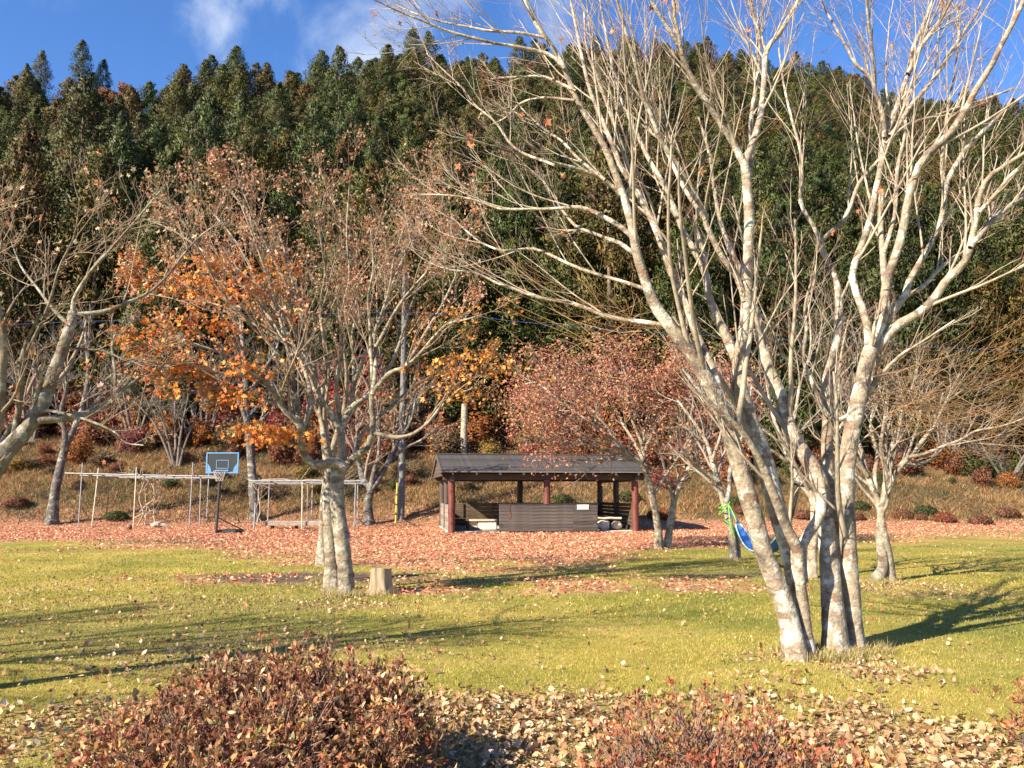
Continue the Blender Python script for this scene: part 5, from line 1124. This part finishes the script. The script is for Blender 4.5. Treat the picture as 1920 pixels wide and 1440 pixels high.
# stump
g = gnd(713, 1113); st = thing('tree_stump', 'weathered tree stump on the grass right of the maple trunks', 'stump', tuple(g))
k = 10; sd = 28; a = Acc(); zz = np.linspace(0, .40, k); Rz = .158 + .075 * np.exp(-zz / .10); th = np.arange(sd) * 2 * math.pi / sd
rr_ = Rz[:, None] * (1 + .07 * np.sin(5 * th + 1)[None] * (1 + np.exp(-zz / .12))[:, None] + .05 * np.sin(11 * th)[None] + .03 * RNG.normal(0, 1, sd)[None])
V = np.stack([rr_ * np.cos(th), rr_ * np.sin(th), zz[:, None] + .012 * np.sin(3 * th)[None] * (zz[:, None] / .4)], -1)
i = np.arange(k - 1)[:, None] * sd; j = np.arange(sd); j2 = (j + 1) % sd
a.add(V.reshape(-1, 3), np.stack([i + j, i + j2, i + sd + j2, i + sd + j], -1).reshape(-1, 4)); link('side', a.mesh('side'), M['stumpbark'], st)
a = Acc(); a.add(np.vstack([V[-1], [[0, 0, .385]]]), np.array([[q, (q + 1) % sd, sd] for q in range(sd)])); link('cut_face', a.mesh('cut_face', False), M['stumptop'], st)

# hammock with its straps
h0 = at(1363, 948, YHT - .1); h1 = at(1384, 985, 20.2); h2 = at(1479, 988, 17.4); h3 = at(1496, 912, YS + .25)
hm = thing('hammock', 'blue hammock slung behind the large bare tree', 'hammock', tuple(h1))
n = 26; t = np.linspace(0, 1, n); m_ = 7; u = np.linspace(-1, 1, m_)
line = h1[None] * (1 - t[:, None]) + h2[None] * t[:, None]; line[:, 2] -= 1.0 * 4 * t * (1 - t) * .62
wd = .05 + .13 * np.sin(math.pi * t) ** .7; dirp = nrm(np.cross(h2 - h1, (0, 0, 1)))
V = line[:, None] + dirp * (u[None, :, None] * wd[:, None, None]) + np.array((0, 0, 1.0)) * ((u ** 2)[None, :, None] * wd[:, None, None] * .55)
i = np.arange(n - 1)[:, None] * m_; j = np.arange(m_ - 1)
F = np.stack([i + j, i + j + 1, i + m_ + j + 1, i + m_ + j], -1).reshape(-1, 4)
a = Acc(); a.add(V.reshape(-1, 3) - h1, F); link('cloth', a.mesh('cloth'), M['hamblue'], hm)
for e in (0, -1): tube('hem', V[:, e] - h1, .018, M['hamedge'], hm, 6, 26)
for e in (0, -1): tube('cord', [V[e, 0] - h1, V[e, 3] - h1 + (0, 0, .12), V[e, -1] - h1], .015, M['hamblue'], hm, 5, 6)
tube('cord', [(h0 - h1), (0, 0, .05)], .018, M['hamblue'], hm, 5)
sA = thing('lime_strap', 'lime green strap knotted round the leaning grey tree', 'strap', tuple(h0))
c0 = at(1358, 948, YHT); rr = .125
for k_, (dz, tl) in enumerate(((0, .12), (-.45, -.25), (-.06, .3))):
    th = np.linspace(0, 2 * math.pi, 17); cc = at(1358 + (8 if k_ == 1 else 0), 948, YHT) - h0
    P = np.stack([cc[0] + rr * np.cos(th), cc[1] + rr * np.sin(th), cc[2] + dz + tl * np.cos(th) * .5], 1); tube('loop', P, .015, M['lime'], sA, 5, 20)
q = [at(1366, 946, YHT - .2), at(1370, 985, YHT - .25), at(1378, 1008, YHT - .25)]; tube('tail', [p - h0 for p in q], .018, M['lime'], sA, 5, 8)
q = [at(1366, 946, YHT - .2), at(1376, 965, YHT - .3), at(1383, 984, 20.2)]; tube('tail', [p - h0 for p in q], .018, M['lime'], sA, 5, 8)
sB = thing('black_strap', 'black strap hanging from a limb behind the large bare tree', 'strap', tuple(h3))
for dx in (-.012, .012): tube('webbing', [np.array((dx, 0, 0)), (at(1488, 950, 17) - h3) + (dx * 2, 0, 0), h2 - h3], .02, M['black'], sB, 5, 8)
th = np.linspace(0, 2 * math.pi, 15); lc = at(1500, 905, YS + .35) - h3
tube('loop', np.stack([lc[0] + .13 * np.cos(th), lc[1] + .13 * np.sin(th), lc[2] - .04 - .05 * np.cos(th)], 1), .028, M['black'], sB, 5, 18)

# ------------------------------------------------------------------ child half hidden behind the maple trunks
M['skin'] = plain('skin', (.62, .40, .30), .55, .1, 9, bstr=0); M['pink'] = plain('pink jacket', (.70, .16, .45), .75, .15, 14); M['greyp'] = plain('grey leggings', (.22, .21, .24), .8, .2, 14); M['hair'] = plain('black hair', (.02, .015, .012), .5, .3, 30); M['shoe'] = plain('dark shoe', (.03, .03, .035), .5, .3, 12)
pc = at(634, 1080, 16.1); pc[2] = 0
ps = thing('person', 'child in a pink top mostly hidden behind the maple trunks', 'person', tuple(pc), math.radians(12))
J = {'pelvis': (0, 0, .66), 'waist': (-.01, 0, .80), 'chest': (-.03, 0, .97), 'neck': (-.04, 0, 1.09), 'head0': (-.05, 0, 1.15), 'head': (-.06, 0, 1.24), 'head1': (-.065, 0, 1.31),
     'hipL': (-.06, .07, .63), 'kneeL': (-.12, .07, .36), 'ankL': (-.07, .07, .09), 'toeL': (-.20, .07, .03), 'hipR': (.05, -.07, .63), 'kneeR': (.10, -.07, .38), 'ankR': (.24, -.07, .16), 'toeR': (.25, -.07, .04),
     'shL': (-.03, .14, 1.02), 'elL': (-.17, .17, .90), 'wrL': (-.28, .15, 1.0), 'shR': (-.01, -.14, 1.02), 'elR': (.13, -.17, .88), 'wrR': (.17, -.17, .74), 'palmR': (.175, -.17, .69), 'palmL': (-.31, .14, 1.04)}
RAD = {'pelvis': .10, 'waist': .09, 'chest': .105, 'neck': .045, 'head0': .06, 'head': .095, 'head1': .075, 'hip': .075, 'knee': .05, 'ank': .034, 'toe': .03, 'sh': .05, 'el': .036, 'wr': .024, 'palm': .022}
E = [('pelvis', 'waist'), ('waist', 'chest'), ('chest', 'neck'), ('neck', 'head0'), ('head0', 'head'), ('head', 'head1')]
for s_ in 'LR': E += [('pelvis', 'hip' + s_), ('hip' + s_, 'knee' + s_), ('knee' + s_, 'ank' + s_), ('ank' + s_, 'toe' + s_), ('chest', 'sh' + s_), ('sh' + s_, 'el' + s_), ('el' + s_, 'wr' + s_), ('wr' + s_, 'palm' + s_)]
for s_ in 'LR':
    w_, p_ = np.array(J['wr' + s_]), np.array(J['palm' + s_]); d_ = nrm(p_ - w_); sd_ = np.array((0, 1, 0))
    for q, (of, ln, side) in enumerate(((-.016, .035, 0), (-.006, .042, 0), (.005, .04, 0), (.015, .032, 0), (-.02, .028, 1))):
        b_ = p_ if not side else w_ * .4 + p_ * .6
        J[f'f{q}a{s_}'] = tuple(b_ + sd_ * of + d_ * ln * (.5 if not side else .2)); J[f'f{q}b{s_}'] = tuple(b_ + sd_ * of * 1.3 + d_ * ln * (1 if not side else .6) + (-.008, 0, 0)); RAD[f'f{q}a'] = .008; RAD[f'f{q}b'] = .006
        E += [('palm' + s_, f'f{q}a{s_}'), (f'f{q}a{s_}', f'f{q}b{s_}')]
def skinned(name, names, edges, mat, grow=0.0, parent=None, root_i=0, sub=2):
    idx = {n_: q for q, n_ in enumerate(names)}
    me = bpy.data.meshes.new(name); me.from_pydata([J[n_] for n_ in names], [(idx[p], idx[q]) for p, q in edges], []); o = link(name, me, mat, parent)
    md = o.modifiers.new('skin', 'SKIN'); 
    for q, n_ in enumerate(names):
        r_ = RAD.get(n_, RAD.get(n_.rstrip('LR'), .03)) + grow; me.skin_vertices[0].data[q].radius = (r_, r_); me.skin_vertices[0].data[q].use_root = (q == root_i)
    sd_ = o.modifiers.new('sub', 'SUBSURF'); sd_.levels = sub; sd_.render_levels = sub; md.use_smooth_shade = True; return o
skinned('body', list(J), E, M['skin'], parent=ps)
skinned('jacket', ['pelvis', 'waist', 'chest', 'shL', 'shR', 'elL', 'elR', 'wrL', 'wrR'], [('pelvis', 'waist'), ('waist', 'chest'), ('chest', 'shL'), ('chest', 'shR'), ('shL', 'elL'), ('shR', 'elR'), ('elL', 'wrL'), ('elR', 'wrR')], M['pink'], .018, ps)
skinned('leggings', ['pelvis', 'hipL', 'hipR', 'kneeL', 'kneeR', 'ankL', 'ankR'], [('pelvis', 'hipL'), ('pelvis', 'hipR'), ('hipL', 'kneeL'), ('hipR', 'kneeR'), ('kneeL', 'ankL'), ('kneeR', 'ankR')], M['greyp'], .010, ps)
for s_ in 'LR': skinned('shoe', ['ank' + s_, 'toe' + s_], [('ank' + s_, 'toe' + s_)], M['shoe'], .012, ps)
bm = bmesh.new(); bmesh.ops.create_uvsphere(bm, u_segments=20, v_segments=14, radius=.108)
for v in bm.verts:
    if v.co.z < -.03: v.co.x = max(v.co.x, -.01); v.co.z *= 1.25
    if v.co.z < .03 and v.co.x < -.05: v.co.x = -.05
me = bpy.data.meshes.new('hair'); bm.to_mesh(me); bm.free(); link('hair', me, M['hair'], ps, (-.05, 0, 1.265))
for s_ in (-1, 1):
    bm = bmesh.new(); bmesh.ops.create_uvsphere(bm, u_segments=8, v_segments=6, radius=.011); me = bpy.data.meshes.new('eye'); bm.to_mesh(me); bm.free(); link('eye', me, M['hair'], ps, (-.148, s_ * .035, 1.235))

# ------------------------------------------------------------------ clipped azaleas on the bank
def azalea_mesh(seed, cols, n=2600, w_=.58, h_=.42):
    r = np.random.default_rng(seed); a = Acc(); d = nrm(r.normal(0, 1, (n, 3))); d[:, 2] = np.abs(d[:, 2]) * 1.0 - .1
    P = d * np.array((w_, w_, h_)) * (.72 + .32 * r.random((n, 1)) ** .6) * (1 + .1 * np.sin(d[:, :1] * 7 + seed) * np.sin(d[:, 1:2] * 6))
    P[:, 2] += .12; leaf_cards(a, P, .05 + .05 * r.random(n), r, pick(r, n, cols, .2), nrm_dir=nrm(d) * 1.1, aspect=.5, puff=nrm(nrm(d) + r.normal(0, .45, d.shape))); m1 = a.mesh('foliage', False, True)
    b = Acc(); k_ = 90; e = P[r.choice(n, k_)] * 1.02; s = np.stack([r.normal(0, .06, k_), r.normal(0, .06, k_), np.full(k_, -.05)], 1); t = np.linspace(0, 1, 4)[None, :, None]
    batch_tubes(b, s[:, None] * (1 - t) + e[:, None] * t, np.full((k_, 4), .006), 3); return m1, b.mesh('stems')
AZ = {'russet': [(.19, .075, .045), (.25, .11, .06), (.14, .055, .035), (.28, .14, .08)], 'red': [(.27, .075, .045), (.22, .065, .04), (.32, .12, .06)], 'green': [(.07, .085, .025), (.09, .10, .03), (.05, .06, .02)], 'orange': [(.36, .13, .05), (.28, .11, .05)]}
az_lib = {c: azalea_mesh(30 + q, AZ[c]) for q, c in enumerate(AZ)}
for (px, py, wpx, c, lab) in ((1692, 972, 44, 'russet', 'round russet azalea on the bank just right of the twisted double trunk'), (1726, 974, 26, 'russet', 'smallest russet azalea before the green one on the right bank'), (1736, 965, 44, 'green', 'round green azalea among the russet ones on the right bank'),
        (1770, 978, 44, 'red', 'brightest red azalea on the right bank beside the green one'), (1838, 983, 44, 'russet', 'russet azalea standing lowest on the right bank'), (1889, 969, 44, 'russet', 'russet azalea farthest right on the bank'),
        (1612, 955, 40, 'green', 'green azalea half hidden behind the right stem of the large tree'), (1606, 974, 34, 'russet', 'russet azalea half hidden behind the right stem of the large tree'), (1507, 972, 40, 'russet', 'russet azalea seen between the stems of the large tree'),
        (1384, 948, 44, 'green', 'green azalea on the bank above the lime strap'), (1393, 962, 38, 'russet', 'russet azalea on the bank right of the lime strap'), (1236, 972, 48, 'orange', 'orange azalea between the twin trunks beside the shelter'), (1180, 938, 44, 'green', 'green azalea on the bank right behind the shelter'),
        (1055, 942, 40, 'green', 'dark green leafy mound on the bank seen through the shelter'), (217, 975, 44, 'green', 'dark green azalea on the ground under the left pergola'), (30, 950, 50, 'russet', 'russet azalea on the bank at the left edge')):  # the one seen through the shelter is a dark green mound of leaves
    lo, hi = 38.0, 52.0
    for _ in range(30):     # where the sight line meets the bank
        mid = (lo + hi) / 2; p = at(px, py, mid)
        if p[2] > float(terrain(p[0], mid)): lo = mid
        else: hi = mid
    p = at(px, py, mid); s = wpx * slant(py, mid) / FPX / 1.2; root = thing('azalea', lab, 'shrub', (p[0], mid, float(terrain(p[0], mid)) - .02), px * .37, 'clipped azaleas on the bank'); root.scale = (s, s, s * .95)
    link('foliage', az_lib[c][0], M['shrub'], root); link('stems', az_lib[c][1], M['bark_dark'], root)

# ------------------------------------------------------------------ foreground shrubs
def big_shrub(name, label, lobes, ntip, cols, seed, leaf=.034, nl=5, stemr=.006, upright=.4, core=.45, bare=0.0, twmat='twig_red'):
    r = np.random.default_rng(seed); L = np.array(lobes, float); vol = L[:, 3] * L[:, 4] * L[:, 5]
    li = r.choice(len(L), ntip, p=vol / vol.sum()); d = nrm(r.normal(0, 1, (ntip, 3))); d[:, 2] = np.abs(d[:, 2]) - .12
    rad = (core + (1 - core) * r.random((ntip, 1)) ** .55) * (1 + .16 * np.sin(d[:, :1] * 9 + seed) * np.cos(d[:, 1:2] * 8)) * (1 + .22 * (r.random((ntip, 1)) ** 6))
    tip = L[li, :3] + d * L[li, 3:] * rad; tip[:, 2] = np.maximum(tip[:, 2] + r.normal(0, .025, ntip), .04)
    base = np.array((L[:, 0].mean(), L[:, 1].mean(), 0)); root = thing(name, label, 'shrub', tuple(base))
    tw = Acc(); k_ = 6; t = np.linspace(0, 1, k_)[None, :, None]
    hubs = np.column_stack([L[li, 0] + (tip[:, 0] - L[li, 0]) * .45 + r.normal(0, .05, ntip), L[li, 1] + (tip[:, 1] - L[li, 1]) * .45 + r.normal(0, .05, ntip), tip[:, 2] * (.25 + .35 * r.random(ntip))])
    P = hubs[:, None] * (1 - t) + tip[:, None] * t + r.normal(0, .012, (ntip, k_, 3)) * (t > 0) * (t < 1)
    batch_tubes(tw, P, np.linspace(.0032, .0016, k_)[None] * np.ones((ntip, 1)), 3)
    ns = max(12, ntip // 16); st_ = Acc(); i = r.choice(ntip, ns); B = np.column_stack([L[li[i], 0] + r.normal(0, .12, ns), L[li[i], 1] + r.normal(0, .12, ns), np.zeros(ns)])
    P2 = B[:, None] * (1 - t) + tip[i][:, None] * t + r.normal(0, .018, (ns, k_, 3)) * (t > 0); batch_tubes(st_, P2, np.linspace(stemr * 1.6, stemr * .5, k_)[None] * np.ones((ns, 1)), 5)
    link('stems', st_.mesh('stems', True, False, base), M['branch_dim'], root, kind='stuff'); link('twigs', tw.mesh('twigs', False, False, base), M[twmat], root, kind='stuff')
    lf = Acc(); keep = r.random(ntip) > bare; T = np.repeat(tip[keep], nl, 0); n_ = len(T); dirs = nrm(nrm(r.normal(0, 1, (n_, 3))) + np.array((0, 0, upright)) + np.repeat(d[keep], nl, 0) * .4)
    ls = leaf * (.55 + .9 * r.random(n_)); C = T + dirs * (ls * .55)[:, None] + r.normal(0, .006, (n_, 3))
    per = pick(r, keep.sum(), cols, .2); col = np.clip(np.repeat(per, nl, 0) * (1 + r.normal(0, .22, (n_, 1))), .01, .8)
    odd = r.random(n_) < .06; col[odd] = pick(r, odd.sum(), [(.5, .3, .06), (.55, .1, .05), (.16, .18, .05)])
    A = dirs; rv = r.normal(0, 1, (n_, 3)); Bv = nrm(np.cross(A, rv)); Nv = np.cross(A, Bv); s = ls[:, None]
    V = np.stack([C - A * s * .5, C - A * s * .05 + Bv * s * .2 + Nv * s * .08, C + A * s * .28 + Bv * s * .15 + Nv * s * .02, C + A * s * .55 - Nv * s * .12, C + A * s * .28 - Bv * s * .15 + Nv * s * .02, C - A * s * .05 - Bv * s * .2 + Nv * s * .08], 1)
    F = (np.array([[0, 1, 5, 5], [1, 2, 4, 5], [2, 3, 4, 4]])[None] + (np.arange(n_) * 6)[:, None, None]).reshape(-1, 4)
    tri = F[F[:, 2] == F[:, 3]][:, :3]; quad = F[F[:, 2] != F[:, 3]]
    lf.add(V.reshape(-1, 3), quad, np.repeat(col, 6, 0)); lf.F[3].append(tri); link('leaves', lf.mesh('leaves', False, True, base), M['shrub'], root, kind='stuff')
    return root
BRN = [(.34, .15, .075), (.42, .21, .10), (.25, .10, .055), (.47, .26, .12), (.35, .12, .065), (.54, .37, .21), (.28, .17, .07), (.14, .065, .04)]
big_shrub('brown_shrub', 'broad brown-leaved shrub filling the lower left foreground', [(-1.62, 5.15, .34, .34, .4, .38), (-1.30, 5.2, .38, .36, .4, .38), (-1.0, 5.15, .36, .34, .42, .37), (-.72, 5.05, .33, .30, .4, .36), (-.62, 4.8, .2, .26, .4, .34),
    (-1.2, 4.75, .24, .5, .4, .38), (-1.75, 4.8, .2, .45, .45, .34), (-2.08, 4.95, .12, .36, .45, .33), (-1.45, 4.45, .08, .8, .35, .40)], 5600, BRN, 3, leaf=.036, core=.25)
RED = [(.42, .12, .07), (.40, .18, .08), (.32, .09, .05), (.46, .25, .09), (.30, .15, .08)]
big_shrub('red_shrub', 'thin red-tipped shrub with bare upright stems in the right foreground', [(.66, 4.75, .10, .30, .4, .52), (.95, 4.8, .12, .3, .4, .54), (1.25, 4.75, .08, .34, .42, .50), (1.55, 4.6, .02, .36, .4, .40), (1.05, 4.45, .02, .75, .35, .36), (.5, 4.55, .0, .3, .3, .4)], 1500, RED, 6, leaf=.031, nl=5, upright=1.0, core=.25, bare=.15)
big_shrub('red_shrub', 'sliver of a reddish shrub at the right edge of the foreground', [(3.42, 5.5, .16, .42, .4, .42)], 500, RED, 9, leaf=.034, upright=.8)

# ------------------------------------------------------------------ fallen leaves
rng = np.random.default_rng(77)
TAN = [(.44, .28, .145), (.52, .36, .21), (.36, .215, .105), (.27, .145, .07), (.57, .43, .27), (.43, .23, .105), (.18, .095, .05)]
SAL = [(.54, .27, .14), (.60, .37, .21), (.50, .19, .105), (.60, .43, .26), (.33, .14, .075), (.58, .22, .135), (.55, .15, .10)]
def scatter(n, x0, x1, y0, y1, dens):
    x = x0 + (x1 - x0) * rng.random(n); y = y0 + (y1 - y0) * rng.random(n); k = (rng.random(n) < dens(x, y)) & (np.abs(x) < y * .62 + 1)
    return x[k], y[k]
def ground_leaves(acc, x, y, size, cols, shape, flat=.35):
    n = len(x); z = terrain(x, y) + .012 + size * (.12 + .25 * rng.random(n))
    C = np.stack([x, y, z], 1); A = nrm(np.stack([rng.normal(0, 1, n), rng.normal(0, 1, n), rng.normal(0, flat, n)], 1))
    leaf_oriented(acc, C, A, size, cols, shape)
def leaf_oriented(acc, C, A, size, cols, shape):
    n = len(C); up = nrm(np.array((0, 0, 1.0)) + rng.normal(0, .5, (n, 3))); B = nrm(np.cross(up, A)); N = np.cross(A, B); s = size[:, None]
    col = pick(rng, n, cols, .14)
    if shape == 'small':
        V = np.stack([C - A * s * .5, C + B * s * .32 + N * s * .15, C + A * s * .5, C - B * s * .32 + N * s * .15], 1); F = np.array([[0, 1, 2], [0, 2, 3]]); k = 4
    else:
        cu = (.1 + .75 * rng.random((n, 1)) ** 1.5); tw = rng.normal(0, .22, (n, 1))
        V = np.stack([C - A * s * .5 + N * s * cu * .35, C - A * s * .2 + B * s * .3 + N * s * (cu * .5 + tw), C + A * s * .12 + B * s * .34 + N * s * (cu * .45 + tw), C + A * s * .5 + N * s * cu * .5,
            C + A * s * .12 - B * s * .34 + N * s * (cu * .45 - tw), C - A * s * .2 - B * s * .3 + N * s * (cu * .5 - tw), C - A * s * .05, C + A * s * .22], 1)
        F = np.array([[0, 1, 6], [1, 2, 7], [1, 7, 6], [2, 3, 7], [3, 4, 7], [4, 5, 6], [4, 6, 7], [5, 0, 6]]); k = 8
    acc.add(V.reshape(-1, 3), (F[None] + (np.arange(n) * k)[:, None, None]).reshape(-1, 3), np.repeat(col, k, 0))
a = Acc()
x, y = scatter(480000, -27, 30, 13, 44, lambda x, y: np.clip(np.where(y < 40, carpet(x, y), bank_carpet(x, y) * .6) * .42 * sstep(0, .2, 1 - soil(x, y) * .8), 0, 1)); ground_leaves(a, x, y, .055 + .045 * rng.random(len(x)), SAL, 'small', .3)
x, y = scatter(30000, -26, 28, 8, 44, lambda x, y: .08 + .2 * (fbm(x * .5, y * .5) > .55)); ground_leaves(a, x, y, .04 + .045 * rng.random(len(x)), SAL + TAN, 'small', .3)
o = link('leaf_carpet', a.mesh('leaf_carpet', False, True), M['litter'], kind='stuff'); tag(o, 'salmon pink carpet of fallen maple leaves across the far lawn', 'fallen leaves')
xn, yn = scatter(210000, -8, 8, 4.6, 17, lambda x, y: np.clip(dry(x, y) * .62 * np.where(y > 8, .55, 1) + .008, 0, 1))
sz = (.028 + .042 * rng.random(len(xn)) ** 1.8) * np.where(yn > 8, .8, 1); order = np.argsort(yn / sz)
xi, yi = xn[order], yn[order]; si = sz[order]
# the 280 that show largest are single leaves
inview = np.abs(xi) < yi * .575
lead = np.where(inview & (yi > 5.35))[0][:280]; rest = np.setdiff1d(np.arange(len(xi)), lead)
a = Acc(); n = len(rest); C = np.stack([xi[rest], yi[rest], .015 + si[rest] * (.1 + .25 * rng.random(n))], 1); A = nrm(np.stack([rng.normal(0, 1, n), rng.normal(0, 1, n), rng.normal(0, .3, n)], 1)); leaf_oriented(a, C, A, si[rest], TAN, 'big')
o = link('fallen_leaves', a.mesh('fallen_leaves', False, True), M['litter'], kind='stuff'); tag(o, 'scattered dry tan leaves on the near lawn', 'fallen leaves')
protos = []
for q in range(10):
    a = Acc(); leaf_oriented(a, np.zeros((1, 3)), np.array([[1.0, 0, 0]]), np.ones(1), TAN, 'big'); me = a.mesh('fallen_leaf', False, True); me.materials.append(M['litter']); protos.append(me)
for q in lead:
    o = link('fallen_leaf', protos[rng.integers(0, 10)], None, None, (xi[q], yi[q], .018 + si[q] * (.1 + .2 * rng.random())), (rng.normal(0, .3), rng.normal(0, .3), rng.random() * 6.28)); o.scale = (si[q],) * 3
    tag(o, 'dry curled tan leaf lying on the nearest grass by the shrubs', 'fallen leaf', 'fallen leaves nearest the camera')

# ------------------------------------------------------------------ grass
a = Acc()
def blades(acc, x, y, h, wd, cols, lean=.5):
    n = len(x); z = terrain(x, y); th = rng.random(n) * 6.283; ln = rng.normal(0, lean, (n, 2)); C = np.stack([x, y, z - .004], 1); B = np.stack([np.cos(th), np.sin(th), np.zeros(n)], 1) * wd[:, None]
    m_ = C + np.stack([ln[:, 0] * h * .4, ln[:, 1] * h * .4, h * .6], 1); t = C + np.stack([ln[:, 0] * h, ln[:, 1] * h, h], 1)
    V = np.stack([C - B, C + B, m_ + B * .7, m_ - B * .7, t], 1); F4 = np.array([[0, 1, 2, 3]]); F3 = np.array([[3, 2, 4]])
    off = (np.arange(n) * 5)[:, None, None]; col = np.repeat(cols, 5, 0); acc.add(V.reshape(-1, 3), (F4[None] + off).reshape(-1, 4), col); acc.F[3].append((F3[None] + off).reshape(-1, 3) + acc.n - n * 5)
GR = [(.29, .25, .055), (.37, .305, .075), (.19, .195, .042), (.45, .35, .125), (.33, .28, .062), (.41, .29, .12)]
def tone(x, y, c): 
    m_ = fbm(x * .35 + 3, y * .45) * .6 + fbm(x * 1.7, y * 1.9 + 4) * .4; return np.clip(c * (1 + (m_ - .5)[:, None] * np.array((2.6, 1.7, 1.6))), .01, .6)
x, y = scatter(230000, -7, 7, 4.6, 11.5, lambda x, y: np.clip((1 - .6 * soil(x, y)) * (11.5 / y / 2.2), 0, 1)); n = len(x); blades(a, x, y, .014 + .022 * rng.random(n), .0018 + .0015 * rng.random(n), tone(x, y, pick(rng, n, GR, .15)), .7)
x, y = scatter(150000, -16, 16, 11, 26, lambda x, y: np.clip((1 - soil(x, y)) * (1 - carpet(x, y) * .9) * (13 / y), 0, 1)); n = len(x); blades(a, x, y, .018 + .03 * rng.random(n), .004 + .004 * rng.random(n), tone(x, y, pick(rng, n, GR, .15)), .8)
# longer dry tufts about the tree feet
for (px, py, R_, m_) in ((1550, 1232, .42, 1500), (1500, 1228, .3, 700), (1610, 1222, .35, 900), (640, 1118, .35, 700), (612, 1092, .3, 600), (1652, 1094, .4, 500), (1376, 1052, .35, 350), (712, 1116, .3, 250)):
    g = gnd(px, py); th = rng.random(m_) * 6.283; rr = R_ * rng.random(m_) ** .6; x = g[0] + rr * np.cos(th); y = g[1] + rr * np.sin(th) * .8
    blades(a, x, y, .05 + .10 * rng.random(m_), .0022 + .0015 * rng.random(m_), pick(rng, m_, [(.45, .33, .15), (.36, .28, .10), (.26, .25, .06), (.5, .4, .22)], .15), .55)
o = link('grass', a.mesh('grass', False, True), M['grass'], kind='stuff'); tag(o, 'short yellow green grass blades of the lawn', 'grass')
# dry grass on the bank
a = Acc(); x, y = scatter(150000, -27, 30, 39, 51.5, lambda x, y: np.clip((y - bank0(960 + FPX * x / y)) / 3, 0.02, 1)); n = len(x)
blades(a, x, y, .10 + .26 * rng.random(n) ** 1.5, .008 + .010 * rng.random(n), tone(x, y, pick(rng, n, [(.26, .17, .08), (.18, .125, .052), (.33, .23, .12), (.11, .105, .035), (.30, .14, .07)], .3)), .9)
o = link('bank_grass', a.mesh('bank_grass', False, True), M['grass'], kind='stuff'); tag(o, 'dry tawny grass covering the bank below the forest', 'grass')
print('objects', len(bpy.data.objects), 'tris', sum(sum(len(p.vertices) - 2 for p in ()) for _ in ()) )
